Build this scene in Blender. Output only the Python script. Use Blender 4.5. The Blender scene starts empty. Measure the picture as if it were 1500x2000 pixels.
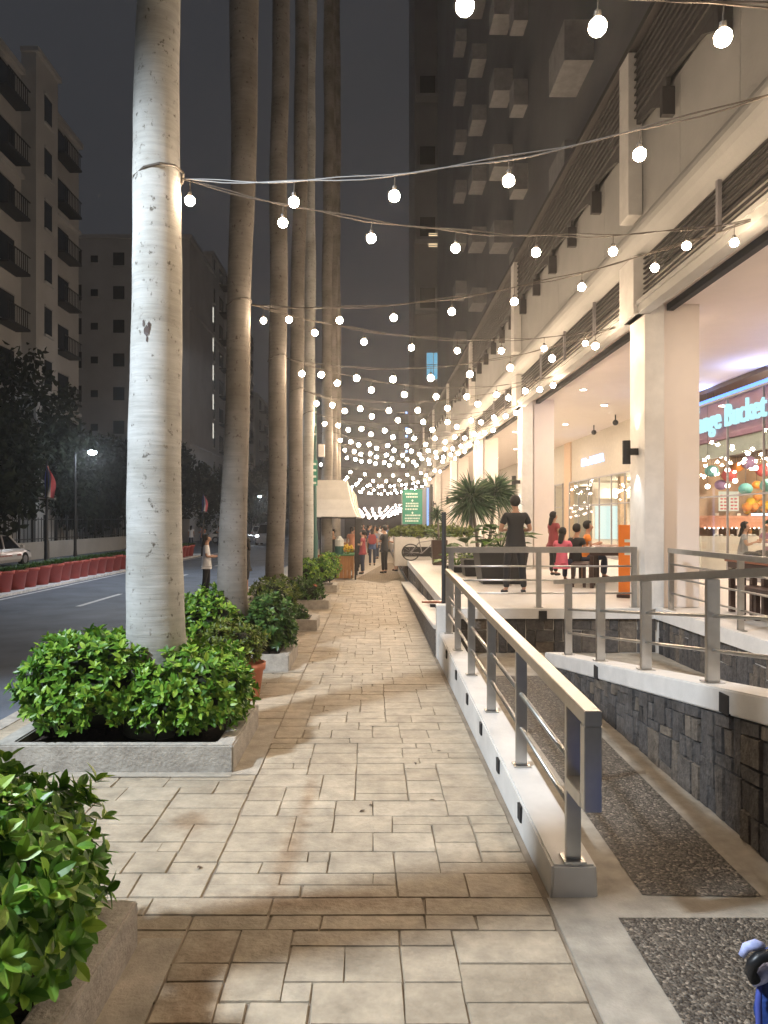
import bpy, bmesh, math, random
from mathutils import Vector, Matrix, Euler, noise as mnoise
R = math.radians
random.seed(7)
scene = bpy.context.scene
COL = scene.collection

# ------------------------------------------------------------------ camera, world, light, exposure
F, HX, HY, EYE = 1400.0, 727.0, 1016.0, 2.0       # focal length in photo pixels, vanishing point, eye height
cam_d = bpy.data.cameras.new('camera'); cam = bpy.data.objects.new('camera', cam_d); COL.objects.link(cam)
cam.location = (0, 0, EYE); cam.rotation_euler = (R(90), 0, 0)
cam_d.sensor_fit = 'VERTICAL'; cam_d.sensor_height = 24; cam_d.sensor_width = 18; cam_d.lens = F / 2000 * 24
cam_d.shift_x = (750 - HX) / 2000; cam_d.shift_y = (HY - 1000) / 2000
cam_d.clip_start = 0.05; cam_d.clip_end = 2000
scene.camera = cam
scene.render.resolution_x = 768; scene.render.resolution_y = 1024
scene.view_settings.view_transform = 'Standard'; scene.view_settings.look = 'None'
scene.view_settings.exposure = 0.15; scene.view_settings.gamma = 1
scene.view_settings.use_curve_mapping = False
cy = scene.cycles
cy.use_denoising = True
try: cy.denoiser = 'OPENIMAGEDENOISE'
except Exception: pass
cy.sample_clamp_indirect = 6; cy.sample_clamp_direct = 0
cy.max_bounces = 6; cy.diffuse_bounces = 3; cy.glossy_bounces = 3; cy.transmission_bounces = 4; cy.transparent_max_bounces = 10
cy.caustics_reflective = False; cy.caustics_refractive = False
w = bpy.data.worlds.new('World'); scene.world = w; w.use_nodes = True
bg = w.node_tree.nodes['Background']
bg.inputs['Color'].default_value = (0.92, 0.95, 1.08, 1); bg.inputs['Strength'].default_value = 0.034   # a hazy city night sky

WARM = (1.0, 0.75, 0.51); COOL = (0.80, 0.90, 1.0)
BULB_E = 175.0
HAZE = 0.0019

def lamp(kind, name, loc, power, color, size=0.2, aim=None, spot=None, blend=0.5):
    d = bpy.data.lights.new(name, kind); d.energy = power; d.color = color
    if kind == 'AREA': d.shape = 'DISK'; d.size = size
    else: d.shadow_soft_size = size
    if spot: d.spot_size = R(spot); d.spot_blend = blend
    o = bpy.data.objects.new(name, d); COL.objects.link(o); o.location = loc
    if aim is not None:
        o.rotation_euler = (Vector(aim) - Vector(loc)).to_track_quat('-Z', 'Y').to_euler()
    return o
# the cool street lamp beside the road just outside the frame on the left
lamp('SPOT', 'cool_light', (-6.6, 1.6, 8.4), 6600, COOL, 0.36, (-1.0, 4.4, 0), 72, .4)
lamp('SPOT', 'cool_light', (-7.6, 25.0, 8.4), 2200, COOL, 0.14, (-4.5, 24, 0), 115, .5)  # added cool fill without a lamp body, brightens the road and farther palms

# ------------------------------------------------------------------ materials
def nt(name):
    m = bpy.data.materials.new(name); m.use_nodes = True
    t = m.node_tree; t.nodes.clear()
    o = t.nodes.new('ShaderNodeOutputMaterial'); return m, t, o
def N(t, k, **kw):
    n = t.nodes.new(k)
    for a, b in kw.items():
        if a.startswith('_'): setattr(n, a[1:], b)
        else: n.inputs[a.replace('__', ' ')].default_value = b
    return n
def rgba(c): return (c[0], c[1], c[2], 1)
def mat(name, c, rough=0.6, metal=0.0, var=0.15, scale=4.0, bump=0.0, bscale=60.0, c2=None, coat=0.0, stretch=None, spec=0.5):
    """principled with mottled colour and optional bump"""
    m, t, o = nt(name)
    p = N(t, 'ShaderNodeBsdfPrincipled', Roughness=rough, Metallic=metal)
    p.inputs['Specular IOR Level'].default_value = spec
    if coat: p.inputs['Coat Weight'].default_value = coat
    t.links.new(p.outputs[0], o.inputs[0])
    tc = N(t, 'ShaderNodeTexCoord')
    src = tc.outputs['Object']
    if stretch:
        mp = N(t, 'ShaderNodeMapping'); mp.inputs['Scale'].default_value = stretch
        t.links.new(src, mp.inputs[0]); src = mp.outputs[0]
    nz = N(t, 'ShaderNodeTexNoise', Scale=scale, Detail=6.0, Roughness=0.62)
    t.links.new(src, nz.inputs['Vector'])
    cr = N(t, 'ShaderNodeValToRGB')
    a = [x * (1 - var) for x in c]; b = c2 if c2 else [min(1, x * (1 + var)) for x in c]
    cr.color_ramp.elements[0].position = 0.32; cr.color_ramp.elements[1].position = 0.68
    cr.color_ramp.elements[0].color = rgba(a); cr.color_ramp.elements[1].color = rgba(b)
    t.links.new(nz.outputs['Fac'], cr.inputs[0]); t.links.new(cr.outputs[0], p.inputs['Base Color'])
    if bump:
        n2 = N(t, 'ShaderNodeTexNoise', Scale=bscale, Detail=4.0); t.links.new(src, n2.inputs['Vector'])
        bp = N(t, 'ShaderNodeBump', Strength=bump, Distance=0.02)
        t.links.new(n2.outputs['Fac'], bp.inputs['Height']); t.links.new(bp.outputs[0], p.inputs['Normal'])
    return m
def emit(name, c, s):
    m, t, o = nt(name); e = N(t, 'ShaderNodeEmission', Strength=s); e.inputs[0].default_value = rgba(c)
    t.links.new(e.outputs[0], o.inputs[0]); return m
def leafmat(name, dark, mid, light, rough=0.42):
    m, t, o = nt(name)
    p = N(t, 'ShaderNodeBsdfPrincipled', Roughness=rough)
    g = N(t, 'ShaderNodeNewGeometry'); cr = N(t, 'ShaderNodeValToRGB')
    e = cr.color_ramp.elements; e[0].position = 0.0; e[0].color = rgba(dark); e[1].position = 1.0; e[1].color = rgba(light)
    k = e.new(0.55); k.color = rgba(mid)
    t.links.new(g.outputs['Random Per Island'], cr.inputs[0]); t.links.new(cr.outputs[0], p.inputs['Base Color'])
    tr = N(t, 'ShaderNodeBsdfTranslucent'); t.links.new(cr.outputs[0], tr.inputs[0])
    mx = N(t, 'ShaderNodeMixShader', Fac=0.22)
    t.links.new(p.outputs[0], mx.inputs[1]); t.links.new(tr.outputs[0], mx.inputs[2]); t.links.new(mx.outputs[0], o.inputs[0])
    return m
def islandmat(name, cols, rough=0.7, nscale=9.0, bump=0.3, bscale=45, namt=0.35, stains_shade=(), spec=0.4):
    """stone / paver colours per island plus mottling and optional stains (x, y, radius)"""
    m, t, o = nt(name)
    p = N(t, 'ShaderNodeBsdfPrincipled', Roughness=rough); p.inputs['Specular IOR Level'].default_value = spec
    t.links.new(p.outputs[0], o.inputs[0])
    g = N(t, 'ShaderNodeNewGeometry'); cr = N(t, 'ShaderNodeValToRGB')
    e = cr.color_ramp.elements
    e[0].color = rgba(cols[0]); e[1].color = rgba(cols[-1])
    for i in range(1, len(cols) - 1):
        k = e.new(i / (len(cols) - 1)); k.color = rgba(cols[i])
    t.links.new(g.outputs['Random Per Island'], cr.inputs[0])
    tc = N(t, 'ShaderNodeTexCoord')
    n1 = N(t, 'ShaderNodeTexNoise', Scale=nscale, Detail=8.0, Roughness=0.7); t.links.new(tc.outputs['Object'], n1.inputs['Vector'])
    n3 = N(t, 'ShaderNodeTexNoise', Scale=1.3, Detail=5.0, Roughness=0.6); t.links.new(tc.outputs['Object'], n3.inputs['Vector'])
    r1 = N(t, 'ShaderNodeMapRange'); r1.inputs[1].default_value = 0.3; r1.inputs[2].default_value = 0.7
    r1.inputs[3].default_value = 1 - namt; r1.inputs[4].default_value = 1 + namt * 0.6
    t.links.new(n1.outputs['Fac'], r1.inputs[0])
    r3 = N(t, 'ShaderNodeMapRange'); r3.inputs[1].default_value = 0.3; r3.inputs[2].default_value = 0.7
    r3.inputs[3].default_value = 0.78; r3.inputs[4].default_value = 1.12
    t.links.new(n3.outputs['Fac'], r3.inputs[0])
    mu = N(t, 'ShaderNodeMath', _operation='MULTIPLY'); t.links.new(r1.outputs[0], mu.inputs[0]); t.links.new(r3.outputs[0], mu.inputs[1])
    vm = N(t, 'ShaderNodeVectorMath', _operation='SCALE'); t.links.new(cr.outputs[0], vm.inputs[0]); t.links.new(mu.outputs[0], vm.inputs['Scale'])
    out = vm.outputs[0]
    for (sx, sy, ax, ay) in stains_shade:
        mp = N(t, 'ShaderNodeMapping'); mp.inputs['Location'].default_value = (-sx / ax, -sy / ay, 0); mp.inputs['Scale'].default_value = (1 / ax, 1 / ay, 0)
        t.links.new(tc.outputs['Object'], mp.inputs[0])
        ln = N(t, 'ShaderNodeVectorMath', _operation='LENGTH'); t.links.new(mp.outputs[0], ln.inputs[0])
        ad = N(t, 'ShaderNodeMath', _operation='ADD'); t.links.new(ln.outputs['Value'], ad.inputs[0]); t.links.new(n1.outputs['Fac'], ad.inputs[1])
        mr = N(t, 'ShaderNodeMapRange', _interpolation_type='SMOOTHSTEP'); mr.inputs[1].default_value = 0.45; mr.inputs[2].default_value = 1.45
        mr.inputs[3].default_value = 0.55; mr.inputs[4].default_value = 0.0
        t.links.new(ad.outputs[0], mr.inputs[0])
        mi = N(t, 'ShaderNodeMix', _data_type='RGBA', _blend_type='MULTIPLY')
        t.links.new(mr.outputs[0], mi.inputs[0]); t.links.new(out, mi.inputs[6]); mi.inputs[7].default_value = (0.52, 0.33, 0.18, 1)
        out = mi.outputs[2]
    t.links.new(out, p.inputs['Base Color'])
    n2 = N(t, 'ShaderNodeTexNoise', Scale=bscale, Detail=5.0); t.links.new(tc.outputs['Object'], n2.inputs['Vector'])
    bp = N(t, 'ShaderNodeBump', Strength=bump, Distance=0.02); t.links.new(n2.outputs['Fac'], bp.inputs['Height']); t.links.new(bp.outputs[0], p.inputs['Normal'])
    return m
def gravelmat(name):
    m, t, o = nt(name)
    p = N(t, 'ShaderNodeBsdfPrincipled', Roughness=0.6); t.links.new(p.outputs[0], o.inputs[0])
    tc = N(t, 'ShaderNodeTexCoord')
    v = N(t, 'ShaderNodeTexVoronoi', Scale=75.0); t.links.new(tc.outputs['Object'], v.inputs['Vector'])
    cr = N(t, 'ShaderNodeValToRGB'); e = cr.color_ramp.elements
    e[0].color = (0.035, 0.028, 0.022, 1); e[1].color = (0.34, 0.29, 0.23, 1); k = e.new(0.55); k.color = (0.10, 0.085, 0.07, 1); k2 = e.new(0.85); k2.color = (0.16, 0.14, 0.115, 1)
    sx = N(t, 'ShaderNodeSeparateColor'); t.links.new(v.outputs['Color'], sx.inputs[0]); t.links.new(sx.outputs[0], cr.inputs[0])
    t.links.new(cr.outputs[0], p.inputs['Base Color'])
    bp = N(t, 'ShaderNodeBump', Strength=0.9, Distance=0.01, _invert=True); t.links.new(v.outputs['Distance'], bp.inputs['Height']); t.links.new(bp.outputs[0], p.inputs['Normal'])
    return m
def barkmat(name, base, dark):
    m, t, o = nt(name)
    p = N(t, 'ShaderNodeBsdfPrincipled', Roughness=0.85); p.inputs['Specular IOR Level'].default_value = 0.2
    t.links.new(p.outputs[0], o.inputs[0])
    tc = N(t, 'ShaderNodeTexCoord')
    mp = N(t, 'ShaderNodeMapping'); mp.inputs['Scale'].default_value = (3, 3, 34); t.links.new(tc.outputs['Object'], mp.inputs[0])
    ring = N(t, 'ShaderNodeTexNoise', Scale=1.0, Detail=4.0, Roughness=0.6); t.links.new(mp.outputs[0], ring.inputs['Vector'])
    sp = N(t, 'ShaderNodeTexNoise', Scale=16.0, Detail=6.0, Roughness=0.7)
    mp2 = N(t, 'ShaderNodeMapping'); mp2.inputs['Scale'].default_value = (1, 1, 0.8); t.links.new(tc.outputs['Object'], mp2.inputs[0]); t.links.new(mp2.outputs[0], sp.inputs['Vector'])
    cl = N(t, 'ShaderNodeTexNoise', Scale=1.8, Detail=5.0); t.links.new(tc.outputs['Object'], cl.inputs['Vector'])
    c1 = N(t, 'ShaderNodeValToRGB'); c1.color_ramp.elements[0].position = 0.35; c1.color_ramp.elements[1].position = 0.6
    c1.color_ramp.elements[0].color = rgba([x * 0.86 for x in base]); c1.color_ramp.elements[1].color = rgba(base)
    t.links.new(ring.outputs['Fac'], c1.inputs[0])
    c2 = N(t, 'ShaderNodeValToRGB'); c2.color_ramp.elements[0].position = 0.33; c2.color_ramp.elements[1].position = 0.41
    c2.color_ramp.elements[0].color = rgba(dark); c2.color_ramp.elements[1].color = (1, 1, 1, 1)
    t.links.new(sp.outputs['Fac'], c2.inputs[0])
    c3 = N(t, 'ShaderNodeValToRGB'); c3.color_ramp.elements[0].position = 0.35; c3.color_ramp.elements[1].position = 0.62
    c3.color_ramp.elements[0].color = (0.66, 0.64, 0.6, 1); c3.color_ramp.elements[1].color = (1, 1, 1, 1)
    t.links.new(cl.outputs['Fac'], c3.inputs[0])
    a = N(t, 'ShaderNodeMix', _data_type='RGBA', _blend_type='MULTIPLY'); a.inputs[0].default_value = 1
    t.links.new(c1.outputs[0], a.inputs[6]); t.links.new(c2.outputs[0], a.inputs[7])
    b = N(t, 'ShaderNodeMix', _data_type='RGBA', _blend_type='MULTIPLY'); b.inputs[0].default_value = 1
    t.links.new(a.outputs[2], b.inputs[6]); t.links.new(c3.outputs[0], b.inputs[7]); t.links.new(b.outputs[2], p.inputs['Base Color'])
    bp = N(t, 'ShaderNodeBump', Strength=0.25, Distance=0.02); t.links.new(ring.outputs['Fac'], bp.inputs['Height']); t.links.new(bp.outputs[0], p.inputs['Normal'])
    return m
def glassmat(name, tint=(1, 1, 1), refl=0.12):
    """thin pane: clear, with a Fresnel-like sheen that is the same from both sides"""
    m, t, o = nt(name)
    tr = N(t, 'ShaderNodeBsdfTransparent'); tr.inputs[0].default_value = rgba(tint)
    gl = N(t, 'ShaderNodeBsdfGlossy', Roughness=0.02); g = N(t, 'ShaderNodeNewGeometry')
    d = N(t, 'ShaderNodeVectorMath', _operation='DOT_PRODUCT'); t.links.new(g.outputs['Normal'], d.inputs[0]); t.links.new(g.outputs['Incoming'], d.inputs[1])
    ab = N(t, 'ShaderNodeMath', _operation='ABSOLUTE'); t.links.new(d.outputs['Value'], ab.inputs[0])
    sb = N(t, 'ShaderNodeMath', _operation='SUBTRACT'); sb.inputs[0].default_value = 1.0; t.links.new(ab.outputs[0], sb.inputs[1])
    pw = N(t, 'ShaderNodeMath', _operation='POWER'); pw.inputs[1].default_value = 5.0; t.links.new(sb.outputs[0], pw.inputs[0])
    ad = N(t, 'ShaderNodeMath', _operation='MULTIPLY_ADD'); ad.inputs[1].default_value = 0.8; ad.inputs[2].default_value = refl; t.links.new(pw.outputs[0], ad.inputs[0])
    mx = N(t, 'ShaderNodeMixShader'); t.links.new(ad.outputs[0], mx.inputs[0]); t.links.new(tr.outputs[0], mx.inputs[1]); t.links.new(gl.outputs[0], mx.inputs[2])
    t.links.new(mx.outputs[0], o.inputs[0]); return m
def pavermat(name):
    m, t, o = nt(name); p = N(t, 'ShaderNodeBsdfPrincipled', Roughness=0.8); t.links.new(p.outputs[0], o.inputs[0])
    tc = N(t, 'ShaderNodeTexCoord'); b = N(t, 'ShaderNodeTexBrick', Scale=4.0)
    b.inputs['Color1'].default_value = (0.20, 0.15, 0.10, 1); b.inputs['Color2'].default_value = (0.30, 0.24, 0.16, 1); b.inputs['Mortar'].default_value = (0.07, 0.06, 0.05, 1)
    b.inputs['Mortar Size'].default_value = 0.03
    t.links.new(tc.outputs['Object'], b.inputs['Vector']); t.links.new(b.outputs[0], p.inputs['Base Color']); return m

M = {}
M['tile'] = islandmat('stamped_pavers', [(0.40, 0.335, 0.25), (0.45, 0.38, 0.288), (0.42, 0.355, 0.267), (0.48, 0.41, 0.315), (0.41, 0.345, 0.26)], 0.62, 6.0, 0.35, 30, 0.34,
                      stains_shade=[(-0.46, 5.15, 0.10, 0.75), (-0.50, 4.3, 0.13, 0.8), (-1.2, 4.75, 0.22, 0.28), (-0.75, 2.9, 0.22, 0.9), (-0.3, 3.75, 1.1, 0.16)])  # rust stains, then hedge and palm shade painted in as brown patches
M['joint'] = mat('joint_concrete', (0.26, 0.215, 0.165), 0.9, var=0.3)
M['conc'] = mat('raw_concrete', (0.40, 0.365, 0.32), 0.85, var=0.22, scale=7, bump=0.5, bscale=40, c2=(0.50, 0.465, 0.41))
M['conc_strip'] = mat('smooth_concrete', (0.37, 0.33, 0.27), 0.75, var=0.25, scale=5, bump=0.25, bscale=70, c2=(0.47, 0.42, 0.35))
M['gravel'] = gravelmat('exposed_gravel')
M['asphalt'] = mat('asphalt', (0.11, 0.13, 0.165), 0.7, var=0.2, scale=1.1, bump=0.5, bscale=120, c2=(0.15, 0.175, 0.22))
M['paint'] = mat('road_paint', (0.62, 0.64, 0.66), 0.7, var=0.25, scale=9)
M['white'] = mat('white_wall_paint', (0.70, 0.68, 0.65), 0.55, var=0.10, scale=3.5, bump=0.12, bscale=14, c2=(0.76, 0.74, 0.71))
M['cream'] = mat('cream_plaster', (0.40, 0.395, 0.38), 0.7, var=0.08, scale=1.2, bump=0.15, bscale=20)
M['ceil'] = mat('ceiling_paint', (0.80, 0.72, 0.66), 0.8, var=0.02)
M['terr'] = mat('terrace_tile', (0.66, 0.62, 0.57), 0.45, var=0.06, scale=1.5)
M['stone'] = islandmat('dark_stone_cladding', [(0.055, 0.052, 0.052), (0.115, 0.105, 0.10), (0.08, 0.075, 0.074), (0.20, 0.165, 0.13), (0.095, 0.09, 0.09), (0.14, 0.13, 0.125), (0.07, 0.066, 0.064)], 0.75, 14, 0.8, 35, 0.6)
M['steel'] = mat('brushed_steel', (0.52, 0.51, 0.49), 0.31, metal=1.0, var=0.08, scale=9)
M['black'] = mat('black_paint', (0.012, 0.012, 0.014), 0.4, var=0.2)
M['dark'] = mat('recess_shade', (0.02, 0.019, 0.02), 0.8, var=0.3)  # near-black colour stands in for the shade in holes and voids
M['iron'] = mat('dark_iron', (0.03, 0.032, 0.035), 0.5, metal=0.3)
M['louvre'] = mat('dark_louvre', (0.06, 0.055, 0.055), 0.5, var=0.1)
M['mesh'] = mat('dark_screen', (0.065, 0.062, 0.062), 0.7, var=0.35, scale=2.2, stretch=(1, 0.4, 14))
M['post'] = mat('grey_metal_post', (0.25, 0.24, 0.25), 0.5)
M['tower'] = mat('tower_concrete', (0.21, 0.215, 0.225), 0.9, var=0.15, scale=0.25)
M['towerlight'] = mat('tower_ledge_paint', (0.36, 0.36, 0.365), 0.9)
M['apt'] = mat('apartment_plaster', (0.42, 0.425, 0.435), 0.9, var=0.12, scale=0.35)
M['aptwin'] = mat('apartment_dark_glass', (0.02, 0.022, 0.025), 0.25)
M['wire'] = mat('cable_rubber', (0.10, 0.085, 0.07), 0.5)
M['bulb'] = emit('lit_bulb_glass', WARM, BULB_E)
M['bulbfar'] = emit('lit_bulb_pinkish', (1.0, 0.80, 0.72), 14)
M['cap'] = mat('bulb_socket', (0.03, 0.028, 0.025), 0.5)
M['bark1'] = barkmat('lit_palm_bark', (0.52, 0.52, 0.50), (0.30, 0.27, 0.24))  # bark of the palms that catch the cool light
M['bark2'] = barkmat('shaded_bark', (0.25, 0.23, 0.21), (0.35, 0.3, 0.27))  # same bark darkened in colour for palms left in shade; also stems
M['leaf'] = leafmat('bright_hedge_leaf', (0.04, 0.12, 0.012), (0.12, 0.28, 0.022), (0.34, 0.50, 0.06))
M['leafy'] = leafmat('olive_hedge_leaf', (0.05, 0.075, 0.008), (0.10, 0.15, 0.015), (0.22, 0.26, 0.04))
M['leafd'] = leafmat('dark_hedge_leaf', (0.02, 0.06, 0.012), (0.05, 0.12, 0.02), (0.12, 0.22, 0.04))
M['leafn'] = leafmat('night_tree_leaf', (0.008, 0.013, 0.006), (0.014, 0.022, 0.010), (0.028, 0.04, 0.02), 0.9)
M['leafp'] = leafmat('palm_frond', (0.015, 0.04, 0.015), (0.03, 0.06, 0.02), (0.05, 0.08, 0.03))
M['leafs'] = leafmat('spiky_leaf', (0.02, 0.06, 0.03), (0.05, 0.11, 0.055), (0.13, 0.2, 0.10))
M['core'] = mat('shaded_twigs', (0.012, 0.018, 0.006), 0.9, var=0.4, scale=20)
M['soil'] = mat('soil', (0.028, 0.018, 0.012), 0.95, var=0.4, scale=20, bump=0.8)
M['terra'] = mat('terracotta', (0.50, 0.17, 0.09), 0.7, var=0.15)
M['redpot'] = mat('red_plastic_pot', (0.36, 0.065, 0.055), 0.5, var=0.12)
M['canvas'] = mat('cream_canvas', (0.68, 0.65, 0.60), 0.85, var=0.08, scale=3)
M['wood'] = mat('orange_wood', (0.36, 0.17, 0.06), 0.5, var=0.3, scale=3, stretch=(12, 12, 1))
M['dwood'] = mat('dark_wood', (0.05, 0.026, 0.018), 0.4, var=0.3, stretch=(2, 14, 14))
M['rwood'] = mat('red_brown_wood', (0.25, 0.09, 0.045), 0.3, var=0.3, stretch=(2, 14, 14))
M['orange'] = mat('orange_board', (0.85, 0.24, 0.03), 0.45, var=0.05)
M['glass'] = glassmat('shop_glass', (0.95, 0.98, 0.96), 0.10)
M['carwhite'] = mat('white_car_paint', (0.72, 0.72, 0.74), 0.25, var=0.02, coat=0.6)
M['carglass'] = mat('tinted_car_glass', (0.012, 0.013, 0.016), 0.08)
M['rubber'] = mat('tyre_rubber', (0.015, 0.015, 0.016), 0.8)
M['chrome'] = mat('wheel_metal', (0.5, 0.5, 0.52), 0.3, metal=0.9)
M['teal'] = mat('dark_green_paint', (0.02, 0.10, 0.085), 0.45, var=0.15)
M['signgreen'] = mat('green_banner', (0.015, 0.22, 0.15), 0.5, var=0.12)
M['lettering'] = mat('white_lettering', (0.7, 0.78, 0.72), 0.6)
M['flagblue'] = mat('flag_blue', (0.07, 0.10, 0.42), 0.8); M['flagred'] = mat('flag_red', (0.62, 0.14, 0.18), 0.8); M['flagwhite'] = mat('flag_white', (0.78, 0.78, 0.8), 0.8)
M['blue'] = mat('blue_nylon', (0.02, 0.06, 0.26), 0.6, var=0.35, scale=9, bump=0.3)
M['paleblue'] = mat('pale_blue_trim', (0.42, 0.47, 0.78), 0.7, var=0.25, scale=30)
M['paver'] = pavermat('brick_pavers')
for k_, c_ in dict(skin=(0.42, 0.24, 0.16), skin2=(0.52, 0.31, 0.22), hair=(0.012, 0.01, 0.009), tee_white=(0.74, 0.74, 0.76), tee_black=(0.014, 0.015, 0.018),
                   pants_black=(0.012, 0.012, 0.014), tee_pink=(0.75, 0.16, 0.24), tee_orange=(0.82, 0.26, 0.03), tee_salmon=(0.62, 0.30, 0.20), jeans=(0.035, 0.05, 0.09),
                   khaki=(0.30, 0.22, 0.14), shoe=(0.03, 0.03, 0.035), tee_grey=(0.22, 0.23, 0.26), tee_blue=(0.08, 0.14, 0.3), backpack=(0.3, 0.05, 0.06),
                   shoewhite=(0.6, 0.6, 0.6), phone=(0.01, 0.01, 0.012), yellow=(0.75, 0.5, 0.05), cloth_green=(0.03, 0.16, 0.05), clear_plastic=(0.6, 0.62, 0.6),
                   mauve=(0.30, 0.15, 0.22), warmwall=(0.50, 0.36, 0.25), beigewall=(0.42, 0.38, 0.32), brickred=(0.42, 0.24, 0.17), tealball=(0.12, 0.34, 0.33),
                   redball=(0.55, 0.10, 0.10), purpleball=(0.30, 0.20, 0.36), orangeball=(0.8, 0.3, 0.05), greywall=(0.36, 0.38, 0.35)).items():
    M[k_] = mat(k_, c_, 0.75 if k_ not in ('phone',) else 0.2, var=0.06, scale=8)

# ------------------------------------------------------------------ mesh helpers
class MB:
    def __init__(s): s.v = []; s.f = []; s.off = Vector((0, 0, 0))
    def add(s, vs, fs):
        n = len(s.v); s.v += [tuple(x) for x in vs]; s.f += [tuple(i + n for i in f) for f in fs]
    def box(s, x0, x1, y0, y1, z0, z1):
        s.add([(x0, y0, z0), (x1, y0, z0), (x1, y1, z0), (x0, y1, z0), (x0, y0, z1), (x1, y0, z1), (x1, y1, z1), (x0, y1, z1)],
              [(3, 2, 1, 0), (4, 5, 6, 7), (0, 1, 5, 4), (1, 2, 6, 5), (2, 3, 7, 6), (3, 0, 4, 7)]); return s
    def hexa(s, p):   # 8 corners: bottom 4 (ccw), top 4
        s.add(p, [(3, 2, 1, 0), (4, 5, 6, 7), (0, 1, 5, 4), (1, 2, 6, 5), (2, 3, 7, 6), (3, 0, 4, 7)]); return s
    def bar(s, a, b, w, h=None, up=(0, 0, 1)):
        h = w if h is None else h
        a = Vector(a); b = Vector(b); d = (b - a).normalized(); u = Vector(up)
        if abs(d.dot(u)) > 0.98: u = Vector((0, 1, 0))
        sd = d.cross(u).normalized() * (w / 2); uu = sd.cross(d).normalized() * (h / 2)
        s.hexa([a - sd - uu, a + sd - uu, b + sd - uu, b - sd - uu, a - sd + uu, a + sd + uu, b + sd + uu, b - sd + uu]); return s
    def tube(s, pts, r, n=8, caps=True):
        pts = [Vector(p) for p in pts]; rs = r if isinstance(r, (list, tuple)) else [r] * len(pts)
        base = len(s.v); u = None
        for i, p in enumerate(pts):
            d = (pts[min(i + 1, len(pts) - 1)] - pts[max(i - 1, 0)]).normalized()
            if u is None: u = d.orthogonal().normalized()
            u = (u - d * u.dot(d)).normalized(); v = d.cross(u)
            for k in range(n):
                a = 2 * math.pi * k / n; s.v.append(tuple(p + (u * math.cos(a) + v * math.sin(a)) * rs[i]))
        for i in range(len(pts) - 1):
            for k in range(n):
                a = base + i * n + k; b = base + i * n + (k + 1) % n
                s.f.append((a, b, b + n, a + n))
        if caps:
            s.f.append(tuple(base + k for k in reversed(range(n)))); s.f.append(tuple(base + (len(pts) - 1) * n + k for k in range(n)))
        return s
    def lathe(s, prof, c=(0, 0, 0), n=20):  # prof: (r, z)
        base = len(s.v)
        for r, z in prof:
            for k in range(n):
                a = 2 * math.pi * k / n; s.v.append((c[0] + r * math.cos(a), c[1] + r * math.sin(a), c[2] + z))
        for i in range(len(prof) - 1):
            for k in range(n):
                a = base + i * n + k; b = base + i * n + (k + 1) % n; s.f.append((a, b, b + n, a + n))
        s.f.append(tuple(base + k for k in reversed(range(n)))); s.f.append(tuple(base + (len(prof) - 1) * n + k for k in range(n)))
        return s
    def ball(s, c, r, n=12, m=8, sq=(1, 1, 1)):
        prof = []
        base = len(s.v); c = Vector(c)
        s.v.append((c.x, c.y, c.z - r * sq[2]))
        for i in range(1, m):
            t = math.pi * i / m
            for k in range(n):
                a = 2 * math.pi * k / n
                s.v.append((c.x + r * sq[0] * math.sin(t) * math.cos(a), c.y + r * sq[1] * math.sin(t) * math.sin(a), c.z - r * sq[2] * math.cos(t)))
        s.v.append((c.x, c.y, c.z + r * sq[2])); top = len(s.v) - 1
        for k in range(n):
            s.f.append((base, base + 1 + (k + 1) % n, base + 1 + k))
            q = base + 1 + (m - 2) * n; s.f.append((top, q + k, q + (k + 1) % n))
        for i in range(m - 2):
            for k in range(n):
                a = base + 1 + i * n + k; b = base + 1 + i * n + (k + 1) % n; s.f.append((a, b, b + n, a + n))
        return s
    def prism(s, poly, axis, a0, a1):  # poly 2d, extruded along axis
        n = len(poly)
        def P(p, a):
            return {'x': (a, p[0], p[1]), 'y': (p[0], a, p[1]), 'z': (p[0], p[1], a)}[axis]
        s.add([P(p, a0) for p in poly] + [P(p, a1) for p in poly],
              [tuple(range(n)), tuple(range(2 * n - 1, n - 1, -1))] + [(i, i + n, (i + 1) % n + n, (i + 1) % n) for i in range(n)]); return s
    def build(s, name, m, parent=None, smooth=False, bevel=0.0, fix=False, world=True):
        """vertices are in world coordinates unless world=False (then they are in the parent's)"""
        me = bpy.data.meshes.new(name); vs = s.v
        if parent is not None and world:
            o_ = parent
            L = Vector((0, 0, 0))
            while o_ is not None: L += o_.location; o_ = o_.parent
            vs = [(v[0] - L.x, v[1] - L.y, v[2] - L.z) for v in vs]
        me.from_pydata(vs, [], s.f); me.materials.append(m)
        if bevel or fix:
            bm = bmesh.new(); bm.from_mesh(me)
            bmesh.ops.recalc_face_normals(bm, faces=bm.faces)
            if bevel: bmesh.ops.bevel(bm, geom=list(bm.edges), offset=bevel, segments=2, affect='EDGES', clamp_overlap=True)
            bm.to_mesh(me); bm.free()
        if smooth:
            for p in me.polygons: p.use_smooth = True
        me.update()
        o = bpy.data.objects.new(name, me); COL.objects.link(o)
        if parent is not None: o.parent = parent
        return o
def tag(o, label=None, cat=None, group=None, kind=None):
    if label: o['label'] = label
    if cat: o['category'] = cat
    if group: o['group'] = group
    if kind: o['kind'] = kind
    return o
def thing(name, label, cat, loc=(0, 0, 0), rz=0.0, group=None):
    o = bpy.data.objects.new(name, None); COL.objects.link(o); o.empty_display_size = 0.1
    o.location = loc; o.rotation_euler = (0, 0, rz); return tag(o, label, cat, group)
def children(o): return list(o.children)
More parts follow.
